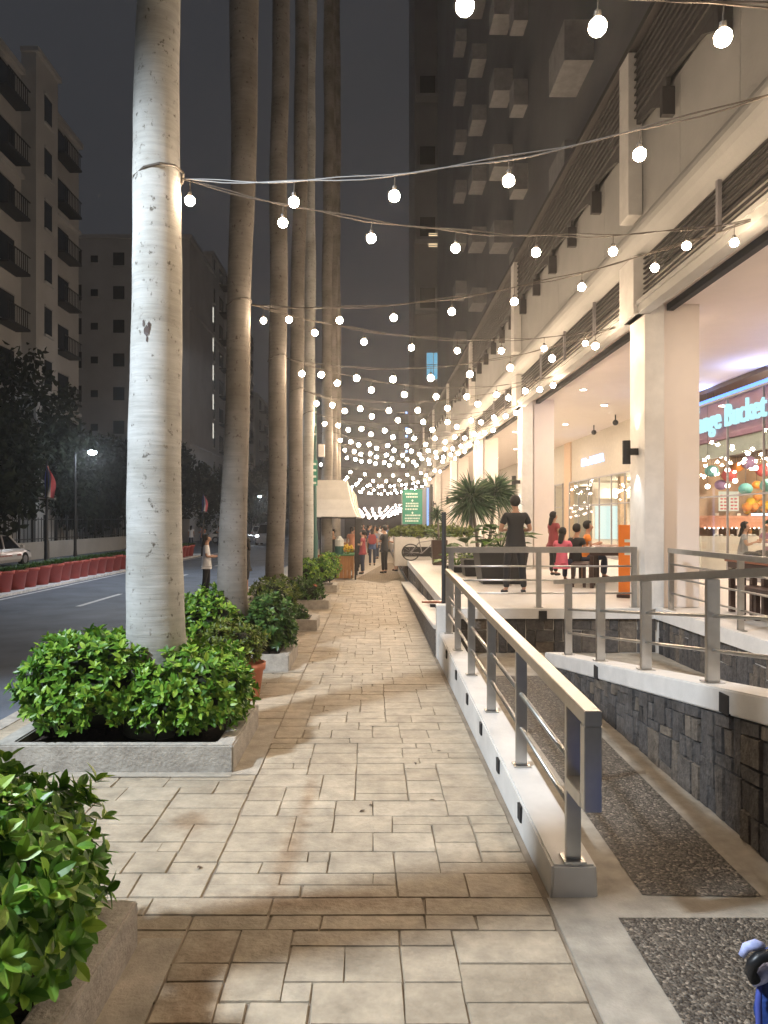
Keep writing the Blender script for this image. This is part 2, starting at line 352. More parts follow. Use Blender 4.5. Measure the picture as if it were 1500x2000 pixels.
def dup(o, loc=None, rz=None, label=None, scale=None, parent=None, group=None):
    c = o.copy(); COL.objects.link(c)
    if parent is not None: c.parent = parent
    if loc is not None: c.location = loc
    if rz is not None: c.rotation_euler = (0, 0, rz)
    if scale is not None: c.scale = scale if isinstance(scale, tuple) else (scale,) * 3
    if label: c['label'] = label
    if group: c['group'] = group
    for ch in children(o): dup(ch, parent=c)
    return c
ORD = ['nearest', 'second', 'third', 'fourth', 'fifth', 'sixth', 'seventh', 'eighth', 'ninth', 'tenth', 'eleventh', 'twelfth', 'thirteenth', 'fourteenth', 'fifteenth',
       'sixteenth', 'seventeenth', 'eighteenth', 'nineteenth', 'twentieth', 'twenty-first', 'twenty-second', 'twenty-third', 'twenty-fourth', 'twenty-fifth',
       'twenty-sixth', 'twenty-seventh', 'twenty-eighth', 'twenty-ninth', 'thirtieth']
BAKE = []   # objects whose modifiers are evaluated into plain meshes at the end
def text(name, body, size, loc, rot, m, parent, extrude=0.02, bold=0.0, sx=1.0):
    c = bpy.data.curves.new(name, 'FONT'); c.body = body; c.size = size; c.extrude = extrude; c.offset = bold
    c.align_x = 'CENTER'; c.align_y = 'CENTER'
    tmp = bpy.data.objects.new('tmp_text', c); COL.objects.link(tmp)
    o = bpy.data.objects.new(name, bpy.data.meshes.new(name)); COL.objects.link(o)
    L = Vector((0, 0, 0)); q = parent
    while q is not None: L += q.location; q = q.parent
    o.parent = parent; o.location = Vector(loc) - L; o.rotation_euler = rot; o.scale = (sx, 1, 1)
    BAKE.append(('text', tmp, o, m)); return o

# ------------------------------------------------------------------ ground, road, pavement
def S(name, mb, m, kind='structure', **kw):
    o = mb.build(name, m, **kw); o['kind'] = kind; return o
def sheet(x0, x1, y0, y1, z):
    mb = MB(); mb.add([(x0, y0, z), (x1, y0, z), (x1, y1, z), (x0, y1, z)], [(0, 1, 2, 3)]); return mb
ZR = -0.12
S('ground', sheet(-70, 70, -20, 260, ZR - 0.01), M['asphalt'])
S('road', sheet(-17.6, -3.72, -18, 258, ZR), M['asphalt'])
mb = MB(); mb.box(-3.72, -3.55, -10, 120, ZR - 0.05, 0.0); S('kerb', mb, M['conc'])
mb = MB(); mb.box(-3.55, 1.10, -10, 120, ZR - 0.05, -0.012); S('pavement', mb, M['joint'])
# stamped ashlar pattern on the pavement
BANDS = [(3.63, 3.80), (6.42, 6.58), (10.0, 10.16), (13.3, 13.45), (16.3, 16.45), (19.4, 19.55)]
def ashlar(x0, x1, y0, y1, cell, sizes, z, gap, seed, jitter=0.006):
    rnd = random.Random(seed); nx = int(round((x1 - x0) / cell)); ny = max(1, int(round((y1 - y0) / cell)))
    cx = (x1 - x0) / nx; cyy = (y1 - y0) / ny
    g = [[0] * nx for _ in range(ny)]; mb = MB()
    for j in range(ny):
        for i in range(nx):
            if g[j][i]: continue
            opts = sizes[:]; rnd.shuffle(opts)
            for (a, b) in opts + [(1, 1)]:
                if i + a <= nx and j + b <= ny and all(not g[j + q][i + p] for p in range(a) for q in range(b)):
                    # widen over leftover slivers
                    while i + a < nx and i + a >= nx - 1 and all(not g[j + q][i + a] for q in range(b)): a += 1
                    for p in range(a):
                        for q in range(b): g[j + q][i + p] = 1
                    J = lambda: rnd.uniform(-jitter, jitter)
                    X0, X1, Y0, Y1 = x0 + i * cx + gap, x0 + (i + a) * cx - gap, y0 + j * cyy + gap, y0 + (j + b) * cyy - gap
                    zz = z + rnd.uniform(-0.002, 0.002); e = 0.004
                    A = [(X0 + J(), Y0 + J() * .6), (X1 + J(), Y0 + J() * .6), (X1 + J(), Y1 + J() * .6), (X0 + J(), Y1 + J() * .6)]
                    B = [(A[0][0] + e, A[0][1] + e), (A[1][0] - e, A[1][1] + e), (A[2][0] - e, A[2][1] - e), (A[3][0] + e, A[3][1] - e)]
                    mb.add([(x, y, z - 0.012) for x, y in A] + [(x, y, zz) for x, y in B],
                           [(4, 5, 6, 7), (0, 1, 5, 4), (1, 2, 6, 5), (2, 3, 7, 6), (3, 0, 4, 7)])
                    break
    return mb
sizes = [(2, 1), (3, 1), (3, 2), (2, 2), (3, 2), (4, 2), (4, 1), (2, 2), (3, 2)]
allb = MB(); ys = 1.4
for k, (b0, b1) in enumerate(BANDS + [(23.8, 23.8)]):
    s_ = ashlar(-0.90, 0.905, ys, b0, 0.129, sizes, 0.0, 0.0022, 11 + k)
    allb.add(s_.v, s_.f)
    s_ = ashlar(-3.54, -0.905, ys, b0, 0.132, sizes, 0.0, 0.0022, 51 + k)
    allb.add(s_.v, s_.f)
    if b1 > b0:
        s_ = ashlar(-3.54, 0.905, b0, b1, 0.16, [(4, 1), (5, 1), (6, 1), (3, 1)], 0.0, 0.0035, 91 + k); allb.add(s_.v, s_.f)
    ys = b1
S('paving_stones', allb, M['tile'])
mb = MB(); mb.box(-3.54, 1.10, 23.81, 120, -0.03, 0.0); S('far_pavement', mb, M['conc_strip'])
mb = MB(); mb.add([(-0.55, 24.3, 0.005), (0.35, 22.6, 0.005), (1.0, 24.6, 0.005), (1.0, 33.5, 0.005), (0.6, 33.5, 0.005)], [(0, 1, 2, 3, 4)])
S('brick_ramp_paving', mb, M['paver'])
# road markings
mb = MB()
for a, b in ((10.2, 13.4), (17.6, 20.6), (25, 28), (33, 36)):
    mb.add([(-7.3, a, ZR + .004), (-7.16, a, ZR + .004), (-7.16, b, ZR + .004), (-7.3, b, ZR + .004)], [(0, 1, 2, 3)])
mb.add([(-9.95, 8, ZR + .004), (-9.83, 8, ZR + .004), (-9.83, 90, ZR + .004), (-9.95, 90, ZR + .004)], [(0, 1, 2, 3)])
for i in range(6):
    mb.add([(-11, 15 + i * .01 - i * 1.1, ZR + .004), (-9.2, 15.8 - i * 1.1, ZR + .004), (-9.2, 16.1 - i * 1.1, ZR + .004), (-11, 15.3 - i * 1.1, ZR + .004)], [(0, 1, 2, 3)])
S('road_marking', mb, M['paint'])
mb = MB(); mb.box(-12.2, -10.15, 18.9, 44, ZR - .02, ZR + 0.07); S('median_kerb', mb, M['paint'])

# ------------------------------------------------------------------ right: apron, ramp 1, ramp 2, terrace
mb = MB(); mb.box(0.925, 16, -6, 3.80, -0.05, 0.0); mb.box(1.10, 2.6, 3.80, 10.8, -0.05, 0.0); mb.box(2.6, 4.3, 9.3, 10.8, -0.05, 0.0)
S('concrete_apron', mb, M['conc_strip'])
mb = sheet(1.235, 6.0, -2, 3.60, 0.004); mb.add([(1.44, 3.82, 0.004), (2.07, 3.80, 0.004), (2.15, 9.2, 0.004), (1.5, 9.2, 0.004)], [(0, 1, 2, 3)])
S('gravel_panel', mb, M['gravel'])
ZT = 0.67
# low white wall of the ramp (along the pavement)
wl = thing('low_wall', 'long low white wall sloping up along the pavement under the steel handrail', 'wall', (1.07, 3.8, 0))
def ztop1(y): return 0.17 + (y - 3.8) * 0.036
mb = MB(); mb.hexa([(0.945, 3.8, -0.02), (1.2, 3.8, -0.02), (1.2, 10.25, -0.02), (0.945, 10.25, -0.02), (0.955, 3.8, ztop1(3.8)), (1.19, 3.8, ztop1(3.8)), (1.19, 10.25, ztop1(10.25)), (0.955, 10.25, ztop1(10.25))])
mb.build('wall_body', M['white'], wl, bevel=0.012)
mb = MB()
for y in (4.55, 5.35, 6.2, 7.1, 8.05, 9.1):
    mb.box(0.938, 0.96, y, y + 0.085, ztop1(y) - 0.12, ztop1(y) - 0.02)
mb.build('drain_hole', M['dark'], wl)
pe = MB(); pe.box(0.93, 1.16, 10.255, 10.5, 0, 0.78); o = pe.build('wall_pier', M['white'], bevel=0.01); tag(o, 'short white pier at the far end of the low ramp wall', 'pier')
# stepped bench
b = thing('step_bench', 'long low step with pale top and dark stone face beside the pavement', 'step', (1.0, 10.5, 0))
mb = MB(); mb.hexa([(0.92, 10.52, -0.02), (1.16, 10.52, -0.02), (1.16, 22.3, -0.02), (0.92, 22.3, -0.02), (0.92, 10.52, 0.40), (1.16, 10.52, 0.40), (1.16, 22.3, 0.03), (0.92, 22.3, 0.03)]); mb.build('stone_face', M['stone'], b)
mb = MB(); mb.hexa([(0.90, 10.52, 0.402), (1.18, 10.52, 0.402), (1.18, 22.4, 0.032), (0.90, 22.4, 0.032), (0.90, 10.52, 0.46), (1.18, 10.52, 0.46), (1.18, 22.4, 0.08), (0.90, 22.4, 0.08)]); mb.build('seat_slab', M['terr'], b, bevel=0.008)
# terrace
mb = MB(); mb.box(1.20, 8.4, 10.83, 60, -0.02, ZT - 0.004); mb.box(4.32, 8.4, -4, 10.83, -0.02, ZT - 0.004)
S('terrace_floor', mb, M['terr'])
mb = MB(); mb.box(1.18, 4.28, 10.76, 10.829, ZT - 0.15, ZT + 0.004); mb.box(1.165, 1.199, 10.829, 60, ZT - 0.16, ZT + 0.004); mb.box(4.24, 4.319, -4, 10.76, ZT - 0.15, ZT + 0.03)
S('terrace_edge', mb, M['white'])
def stones(mb_plane, name, label, flip=False, **kw): pass
def stone_wall(fn, u0, u1, v0, v1, seed, cell=0.085):
    """vertical cladding: fn(u, v, d) gives the point at distance d proud of the wall"""
    rnd = random.Random(seed); nx = int((u1 - u0) / cell); ny = max(1, int((v1 - v0) / cell))
    g = [[0] * nx for _ in range(ny)]; mb = MB()
    cu = (u1 - u0) / nx; cv = (v1 - v0) / ny
    for j in range(ny):
        for i in range(nx):
            if g[j][i]: continue
            opts = [(1, 2), (1, 3), (2, 2), (1, 2), (2, 3), (2, 4), (1, 4), (2, 1)]; rnd.shuffle(opts)
            for a, b in opts + [(1, 1)]:
                if i + a <= nx and j + b <= ny and all(not g[j + q][i + p] for p in range(a) for q in range(b)):
                    for p in range(a):
                        for q in range(b): g[j + q][i + p] = 1
                    J = lambda: rnd.uniform(-.006, .006)
                    gp = 0.003; d = rnd.uniform(0.012, 0.032)
                    U0, U1, V0, V1 = u0 + i * cu + gp, u0 + (i + a) * cu - gp, v0 + j * cv + gp, v0 + (j + b) * cv - gp
                    A = [(U0 + J(), V0 + J()), (U1 + J(), V0 + J()), (U1 + J(), V1 + J()), (U0 + J(), V1 + J())]
                    e = 0.008; B = [(A[0][0] + e, A[0][1] + e), (A[1][0] - e, A[1][1] + e), (A[2][0] - e, A[2][1] - e), (A[3][0] + e, A[3][1] - e)]
                    mb.add([fn(x, y, 0) for x, y in A] + [fn(x, y, d + rnd.uniform(-.004, .004)) for x, y in B],
                           [(4, 5, 6, 7), (0, 1, 5, 4), (1, 2, 6, 5), (2, 3, 7, 6), (3, 0, 4, 7)])
                    break
    return mb
# front of terrace (facing the camera)
tw = thing('stone_wall', 'dark stone retaining wall under the front edge of the terrace', 'wall', (2.7, 10.8, 0))
stone_wall(lambda u, v, d: (u, 10.83 - d, v), 1.2, 4.28, 0.0, ZT - 0.155, 3, 0.14).build('cladding', M['stone'], tw)
tw2 = thing('stone_wall', 'dark stone side wall of the terrace beyond the upper ramp', 'wall', (4.3, 6, 0))
stone_wall(lambda u, v, d: (4.32 - d, u, v), 3.0, 10.75, -0.02, ZT - 0.155, 4, 0.12).build('cladding', M['stone'], tw2)
tw3 = thing('stone_wall', 'dark stone side wall of the terrace along the long step', 'wall', (1.2, 16, 0))
stone_wall(lambda u, v, d: (1.199 - d * .5, u, v), 10.9, 34, 0.02, ZT - 0.165, 5, 0.2).build('cladding', M['stone'], tw3)
# switchback wall and upper ramp
def zt2(y): return 0.97 - (y - 4.15) * 0.135
w2 = thing('ramp_wall', 'stone clad ramp wall with white sloping cap under the middle steel railing', 'wall', (2.5, 6, 0))
mb = MB(); mb.hexa([(2.34, -1, -.02), (2.58, -1, -.02), (2.58, 9.5, -.02), (2.34, 9.5, -.02), (2.34, -1, zt2(-1) - .17), (2.58, -1, zt2(-1) - .17), (2.58, 9.5, zt2(9.5) - .17), (2.34, 9.5, zt2(9.5) - .17)]); mb.build('wall_core', M['dark'], w2)
mb = MB(); mb.hexa([(2.30, -1, zt2(-1) - .165), (2.60, -1, zt2(-1) - .165), (2.60, 9.56, zt2(9.56) - .165), (2.30, 9.56, zt2(9.56) - .165), (2.30, -1, zt2(-1)), (2.60, -1, zt2(-1)), (2.60, 9.56, zt2(9.56)), (2.30, 9.56, zt2(9.56))]); mb.build('wall_cap', M['white'], w2, bevel=0.01)
mb = stone_wall(lambda u, v, d: (2.34 - d, u, v * (zt2(u) - .17)), 0.0, 9.48, 0.0, 1.0, 6, 0.115); mb.build('cladding', M['stone'], w2)
mb = MB()
for y in (4.62, 7.3): mb.box(2.292, 2.33, y, y + 0.12, zt2(y) - .17, zt2(y) - .04)
mb.build('drain_hole', M['dark'], w2)
mb = MB(); mb.hexa([(2.60, -1, 0), (4.24, -1, 0), (4.24, 9.5, -.01), (2.60, 9.5, -.01), (2.60, -1, 0.66), (4.24, -1, 0.66), (4.24, 9.5, 0.02), (2.60, 9.5, 0.02)])
S('upper_ramp', mb, M['conc_strip'])
mb = MB(); mb.box(2.50, 2.62, 10.742, 10.758, ZT - 0.17, ZT - 0.03); tag(mb.build('drain_outlet', M['dark']), 'small square black drain outlet below the far railing post', 'drain')

# steel railings
def railing(label, posts, toppath, mids, pw=0.075, rail=(0.09, 0.05), loop=None, name='steel_railing', mid_r=0.014):
    o = thing(name, label, 'railing', posts[0][0])
    mb0 = None
    for (a, b) in posts:
        mb = MB(); a = Vector(a); b = Vector(b); h = pw / 2
        mb.hexa([(a.x - h, a.y - h * .55, a.z), (a.x + h, a.y - h * .55, a.z), (a.x + h, a.y + h * .55, a.z), (a.x - h, a.y + h * .55, a.z), (b.x - h, b.y - h * .55, b.z), (b.x + h, b.y - h * .55, b.z), (b.x + h, b.y + h * .55, b.z), (b.x - h, b.y + h * .55, b.z)])
        p = mb.build('post', M['steel'], o, bevel=0.004)
        mb = MB(); mb.box(a.x - h - .02, a.x + h + .02, a.y - h - .015, a.y + h + .015, a.z + .001, a.z + .012); mb.build('base_plate', M['steel'], p, world=True)
    mb = MB()
    for a, b in zip(toppath[:-1], toppath[1:]): mb.bar(a, b, rail[0], rail[1])
    mb.build('top_rail', M['steel'], o, bevel=0.004)
    for path in mids:
        mb = MB(); mb.tube(path, mid_r, 8); mb.build('middle_rail', M['steel'], o, smooth=True)
    if loop:
        mb = MB()
        for a, b in loop: mb.bar(a, b, rail[0], rail[1], up=(0, 1, 0))
        mb.build('rail_end_loop', M['steel'], o, bevel=0.004)
    return o
X1 = 1.08
Y1 = [3.86, 5.2, 6.5, 7.8, 9.05, 10.15]
def zr1(y): return ztop1(y) + 0.87
railing('nearest sloping steel handrail on the low white wall, with a looped end', [((X1, y, ztop1(y)), (X1, y, zr1(y) - .03)) for y in Y1],
        [(X1, 3.50, zr1(3.5)), (X1, 10.22, zr1(10.22))],
        [[(X1, 3.9, ztop1(3.9) + f), (X1, 10.2, ztop1(10.2) + f)] for f in (0.27, 0.52)], pw=0.078, rail=(0.085, 0.075),
        loop=[((X1, 3.54, zr1(3.5) - .038), (X1, 3.54, zr1(3.5) - .46)), ((X1, 3.58, zr1(3.5) - .43), (X1, 3.84, zr1(3.84) - .45))], mid_r=0.017)
railing('straight steel railing across the front edge of the terrace', [((x, 10.9, ZT), (x, 10.9, ZT + .85)) for x in (1.16 + .04, 2.53, 3.98)],
        [(1.12, 10.9, ZT + .88), (4.02, 10.9, ZT + .88)], [[(1.2, 10.9, ZT + f), (3.98, 10.9, ZT + f)] for f in (.22, .42, .63)], rail=(0.06, 0.09), pw=0.08)
Y3 = [3.7, 5.1, 6.34, 7.6, 8.85]
def zr3(y): return 1.19 + (9.4 - y) * 0.098
railing('middle sloping steel railing on the cap of the stone ramp wall', [((2.42, y, zt2(y)), (2.42, y, zr3(y) - .03)) for y in Y3],
        [(2.42, 3.0, zr3(3.0)), (2.42, 9.4, zr3(9.4))], [[(2.42, 3.0, zt2(3.0) + (zr3(3.0) - zt2(3.0)) * f), (2.42, 8.9, zt2(8.9) + (zr3(8.9) - zt2(8.9)) * f)] for f in (.30, .62)], pw=0.09, rail=(0.09, 0.055))
railing('rear steel railing along the terrace side above the stone wall', [((4.42, y, ZT), (4.42, y, ZT + .85)) for y in (10.6, 8.6, 6.6, 4.6)],
        [(4.42, 10.66, ZT + .88), (4.42, 3.5, ZT + .88)], [[(4.42, 10.6, ZT + f), (4.42, 3.5, ZT + f)] for f in (.25, .48, .68)], rail=(0.06, 0.07))
mb = MB(); mb.tube([(1.08, 10.8, ZT - .1), (1.08, 10.8, 2.12)], 0.035, 8); p = mb.build('bollard_pole', M['iron']); tag(p, 'slim dark pole standing at the corner of the front terrace railing', 'pole')
o = thing('foot_rack', 'small dark metal rack lying on the terrace edge beside the slim pole', 'rack', (0.98, 11.6, ZT))
mb = MB(); mb.box(0.80, 1.17, 11.5, 11.62, ZT + .0, ZT + .03); mb.build('plate', M['rwood'], o)
mb = MB(); mb.box(0.9, 1.17, 11.1, 11.2, ZT - .02, ZT + .03); mb.build('bar', M['black'], o)

# ------------------------------------------------------------------ planters, hedges
def leaf_shape(L, W, curl=0.12):
    # pointed oval, folded on the midrib
    return ([(0, 0, 0), (-W * .42, L * .28, W * .10), (-W * .5, L * .55, W * .10), (0, L, -L * curl), (W * .5, L * .55, W * .10), (W * .42, L * .28, W * .10), (0, L * .5, -L * .02)],
            [(0, 6, 2, 1), (6, 3, 2), (0, 5, 4, 6), (6, 4, 3)])
def leaf_hi(L, W, curl):
    st = [(0.0, 0.04), (.18, .33), (.42, .5), (.66, .46), (.86, .27), (1.0, .02)]; v = []; f = []
    for t, w_ in st:
        z = -L * curl * t * t
        v += [(-W * w_, L * t, z + W * w_ * .28), (0, L * t, z), (W * w_, L * t, z + W * w_ * .28)]
    for i in range(len(st) - 1):
        a = i * 3; f += [(a, a + 1, a + 4, a + 3), (a + 1, a + 2, a + 5, a + 4)]
    return v, f
HI = [False]
def add_leaf(mb, base, direction, up, L, W, rnd):
    d = Vector(direction).normalized(); u = Vector(up); u = (u - d * u.dot(d))
    if u.length < 1e-3: u = d.orthogonal()
    u.normalize(); r = d.cross(u)
    vs, fs = (leaf_hi if HI[0] else leaf_shape)(L, W, rnd.uniform(0.0, .3)); b = Vector(base)
    mb.add([b + r * x + d * y + u * z for x, y, z in vs], fs)
def rand_dir(rnd):
    while True:
        v = Vector((rnd.uniform(-1, 1), rnd.uniform(-1, 1), rnd.uniform(-1, 1)))
        if 0.05 < v.length < 1: return v.normalized()
def bush_mesh(x0, x1, y0, y1, z0, z1, tips, L, W, seed, hole=None, ex=2.6, per=7):
    """leaves in whorls at branch tips over a superellipsoid; returns (leaves, core)"""
    rnd = random.Random(seed); mb = MB(); c = Vector(((x0 + x1) / 2, (y0 + y1) / 2, (z0 + z1) / 2)); h = Vector(((x1 - x0) / 2, (y1 - y0) / 2, (z1 - z0) / 2))
    off = Vector((seed * 3.7, seed * 1.3, 0))
    def surf(d):
        s = (abs(d.x) ** ex + abs(d.y) ** ex + abs(d.z) ** ex) ** (-1 / ex)
        k = 1 + 0.16 * mnoise.noise(d * 2.2 + off) + 0.10 * mnoise.noise(d * 5 + off)
        return Vector((d.x * h.x, d.y * h.y, d.z * h.z)) * s * k
    for i in range(tips):
        d = rand_dir(rnd)
        if d.z < -0.55: continue
        depth = 1 - abs(rnd.gauss(0, 0.10)) - (0.25 * rnd.random() if rnd.random() < .3 else 0)
        p = c + surf(d) * depth
        if hole and (p.x - hole[0]) ** 2 + (p.y - hole[1]) ** 2 < hole[2] ** 2: continue
        ax = (d + Vector((0, 0, 0.55)) + rand_dir(rnd) * .45).normalized()
        if rnd.random() < 0.06: p += ax * rnd.uniform(.03, .09)
        n = per + rnd.randint(-2, 2); ph = rnd.uniform(0, 6.28); t1 = ax.orthogonal().normalized(); t2 = ax.cross(t1)
        for k in range(n):
            a = ph + k * 2.4; op = rnd.uniform(0.5, 1.35) + (0.25 if k > n * .6 else 0)
            dr = ax * math.cos(op) + (t1 * math.cos(a) + t2 * math.sin(a)) * math.sin(op)
            s = rnd.uniform(.7, 1.15)
            add_leaf(mb, p + ax * (-.02 * k / n), dr, ax, L * s, W * s, rnd)
    core = MB(); core.ball(c - Vector((0, 0, h.z * .1)), 1.0, 16, 10, (h.x * .80, h.y * .80, h.z * .78))  # solid dark blob added against see-through, coloured like the shaded inside
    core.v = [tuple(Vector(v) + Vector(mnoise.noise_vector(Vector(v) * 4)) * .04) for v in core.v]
    if hole:
        nv = []
        for v in core.v:
            q = Vector((v[0] - hole[0], v[1] - hole[1])); 
            if q.length < hole[2]: q = q.normalized() * hole[2] if q.length > 0 else q
            nv.append((hole[0] + q.x, hole[1] + q.y, v[2]))
        core.v = nv
    return mb, core
def hedge(label, loc, box, tips, L, W, seed, m='leaf', hole=None, name='hedge_bush', group=None, per=7, cat='bush'):
    o = thing(name, label, cat, loc, group=group)
    HI[0] = box[2] < 12; a, c = bush_mesh(*box, tips, L, W, seed, hole, per=per); HI[0] = False
    a.build('foliage', M[m], o); c.build('dark_core', M['core'], o, smooth=True)
    mb = MB(); cx = (box[0] + box[1]) / 2; cyy = (box[2] + box[3]) / 2
    rnd = random.Random(seed)
    for i in range(5):
        x = cx + rnd.uniform(-.3, .3) * (box[1] - box[0]); y = cyy + rnd.uniform(-.3, .3) * (box[3] - box[2])
        if hole and math.hypot(x - hole[0], y - hole[1]) < hole[2]: continue
        mb.tube([(x, y, box[4] - .12), (x + rnd.uniform(-.08, .08), y, (box[4] + box[5]) / 2)], [.012, .006], 5)
    if mb.v: mb.build('stem', M['core'], o)
    return o
PF = [2.10, 5.67, 9.46, 12.94, 16.1, 19.8]     # planter fronts
PD = [1.27, 1.27, 1.15, 0.75, 0.75, 0.9]
PXR = [-1.10, -1.10, -1.10, -1.0, -0.98, -0.98]
for i, (y, d, xr) in enumerate(zip(PF, PD, PXR)):
    xl = -3.02
    o = thing('tree_planter', f'{ORD[i]} square raised concrete planter bed along the pavement, round a palm', 'planter', ((xl + xr) / 2, y + d / 2, 0), group='concrete planter beds round the palms')
    t = .15; mb = MB()
    zt = 0.22 if i < 3 else 0.2
    outer = [(xl, y), (xr, y), (xr, y + d), (xl, y + d)]; inner = [(xl + t, y + t * .6), (xr - t, y + t * .6), (xr - t, y + d - t * .6), (xl + t, y + d - t * .6)]
    v = [(x, yy, -.01) for x, yy in outer] + [(x, yy, zt) for x, yy in outer] + [(x, yy, zt) for x, yy in inner] + [(x, yy, .02) for x, yy in inner]
    f = []
    for k in range(4):
        n = (k + 1) % 4; f += [(k, n, n + 4, k + 4), (k + 4, n + 4, n + 8, k + 8), (k + 8, n + 8, n + 12, k + 12)]
    mb.add(v, f); mb.build('concrete_rim', M['conc'], o, bevel=0.012)
    mb = MB(); mb.add([(inner[k][0], inner[k][1], .14) for k in range(4)], [(0, 1, 2, 3)]); mb.build('soil_bed', M['soil'], o)
mb = MB()
for y, d, xr in zip(PF, PD, PXR):
    mb.add([(xr, y - .05, .006), (-0.905, y - .05, .006), (-0.905, y + d + .05, .006), (xr, y + d + .05, .006)], [(0, 1, 2, 3)])
    mb.add([(-3.1, y - .1, .0065), (xr + .0, y - .1, .0065), (xr + .0, y, .0065), (-3.1, y, .0065)], [(0, 1, 2, 3)])
S('planter_apron_strip', mb, M['conc_strip'])

# palms
PALMS = [(-1.95, 3.05, 0.25), (-1.91, 6.35, 0.25), (-1.92, 10.05, 0.17), (-1.80, 13.4, 0.172), (-1.79, 16.8, 0.172), (-1.80, 20.3, 0.165), (-1.55, 24.6, .19), (-1.5, 28.0, .2), (-1.55, 31.5, .2)]
LEAN = [(0, 0), (0.010, 0), (0.018, 0), (0.012, 0), (0.012, 0), (0.006, 0), (0.004, 0), (-0.003, 0), (0, 0)]
RPROF = {0: [(0, .270), (2, .235), (5, .205), (6.6, .185), (14, .16), (99, .15)], 1: [(0, .270), (2, .235), (5, .205), (6.6, .185), (14, .16), (99, .15)], 2: [(0, .235), (1.2, .205), (3, .172), (5, .163), (7, .175), (9.3, .205), (14, .17), (99, .15)]}
def rprof(i, r, z):
    if i not in RPROF: return r * (1 - .006 * z)
    q = RPROF[i]
    for (z0, r0), (z1, r1) in zip(q[:-1], q[1:]):
        if z0 <= z < z1: return r0 + (r1 - r0) * (z - z0) / (z1 - z0)
    return r
STRZ = 5.02
def frond(mb, base, az, el, L, rnd):
    pts = []; p = Vector(base); n = 9; e = el
    for k in range(n + 1):
        pts.append(p.copy()); d = Vector((math.cos(az) * math.cos(e), math.sin(az) * math.cos(e), math.sin(e))); p = p + d * L / n; e -= 0.20
    mb.tube(pts, [0.03 * (1 - k / (n + 2)) for k in range(n + 1)], 4)
    for k in range(1, n + 1):
        d = (pts[k] - pts[k - 1]).normalized(); sd = Vector((-math.sin(az), math.cos(az), 0))
        for q in range(3):
            b = pts[k - 1].lerp(pts[k], q / 3); ll = 0.75 * math.sin(math.pi * min(1, (k + q / 3) / (n + 1)) ** .8) + .12
            for s in (-1, 1):
                dr = (sd * s + d * .5 + Vector((0, 0, rnd.uniform(-.5, .25)))).normalized(); t = dr.cross(Vector((0, 0, 1))).normalized() * .03
                e2 = b + dr * ll + Vector((0, 0, -.2 * ll))
                mb.add([b - t, b + t, e2], [(0, 1, 2)])
for i, (x, y, r) in enumerate(PALMS):
    top = EYE + 1016 / 1400 * y + 5.0
    desc = ['rising from the nearest bed', 'pale grey with a scar, in front of the road', 'darker leaning one beside the woman in white', 'slim shaded brown one behind the second planter', 'shaded brown one beside the small potted shrub',
            'cool lit pale one beside the green sign post', 'one behind the market canopy', 'one hidden deeper behind the canopy', 'most distant one in the row'][i]
    o = thing('royal_palm', f'{ORD[i]} royal palm along the pavement, {desc}', 'palm tree', (x, y, 0.1), group='row of royal palms')
    lx = LEAN[i][0]; pts = []; rs = []
    n = 46
    for k in range(n + 1):
        z = .12 + (top - .12) * (k / n) ** 1.15
        wob = 0.012 * math.sin(z * 1.7 + i) + .018 * math.sin(z * .55 + i * 2)
        pts.append((x + lx * max(0, z - 1) + wob - .02, y, z))
        flare = 0.16 * math.exp(-z / .45) ; rs.append(rprof(i, r, z) * (1 + flare * .6) * (1 + .010 * math.sin(z * 9 + i)))
    mb = MB(); mb.tube(pts, rs, 28); tr = mb.build('trunk', M['bark1'] if i in (0, 1, 5) else M['bark2'], o, smooth=True)
    if i in (0, 1, 2, 3, 4, 5, 6, 7, 8):
        # cable ring round the trunk
        zc = STRZ - .0; q = MB(); xx = x + lx * (zc - 1) - .02
        rr = rprof(i, r, zc) + .012; ring = [(xx + rr * math.cos(a * .3142 * 2), y + rr * math.sin(a * .3142 * 2), zc + .06 * math.sin(a * .6284 + 2)) for a in range(11)]
        q.tube(ring, 0.012, 6, caps=False); q.build('cable_tie', M['wire'], tr)
    rnd = random.Random(i); mb = MB(); tp = Vector(pts[-1])
    for k in range(16): frond(mb, tp + Vector((0, 0, -.1)), k * 2.4 + rnd.random(), rnd.uniform(.35, 1.3), 3.2, rnd)
    mb.build('crown', M['leafp'], o)
# trunk scar
q0 = [o for o in bpy.data.objects if o.name.startswith('trunk')][1]
rnd = random.Random(77); mb = MB()
for (a0, z0, w0, h0) in ((-96, 3.62, .026, .05), (-90, 3.66, .016, .04), (-103, 3.69, .012, .03), (-94, 3.55, .010, .03)):
    n_ = 12; vs = []
    rr_ = rprof(1, .25, z0) * 1.02; cx_ = -1.91 + .010 * (z0 - 1) + 0.012 * math.sin(z0 * 1.7 + 1) + .018 * math.sin(z0 * .55 + 2) - .02
    for k in range(n_):
        t = 2 * math.pi * k / n_; q = rnd.uniform(.7, 1.15); a = R(a0) + w0 * q * math.cos(t) / rr_
        vs.append((cx_ + rr_ * math.cos(a), 6.35 + rr_ * math.sin(a), z0 + h0 * q * math.sin(t)))
    mb.add(vs, [tuple(range(n_))])
mb.build('bark_scar', M['dwood'], q0)
hedge('front left clipped green hedge bush filling the nearest planter bed, cut by the frame', (-1.9, 2.7, .14), (-2.9, -1.07, 1.9, 3.5, .08, 1.06), 1300, .085, .042, 1, hole=(-1.95, 3.05, .27))
hedge('bright green hedge bush left of the second palm trunk', (-2.4, 6.3, .14), (-3.05, -1.82, 5.74, 6.95, .14, 1.0), 950, .080, .038, 2, hole=(-1.95, 6.35, .27))
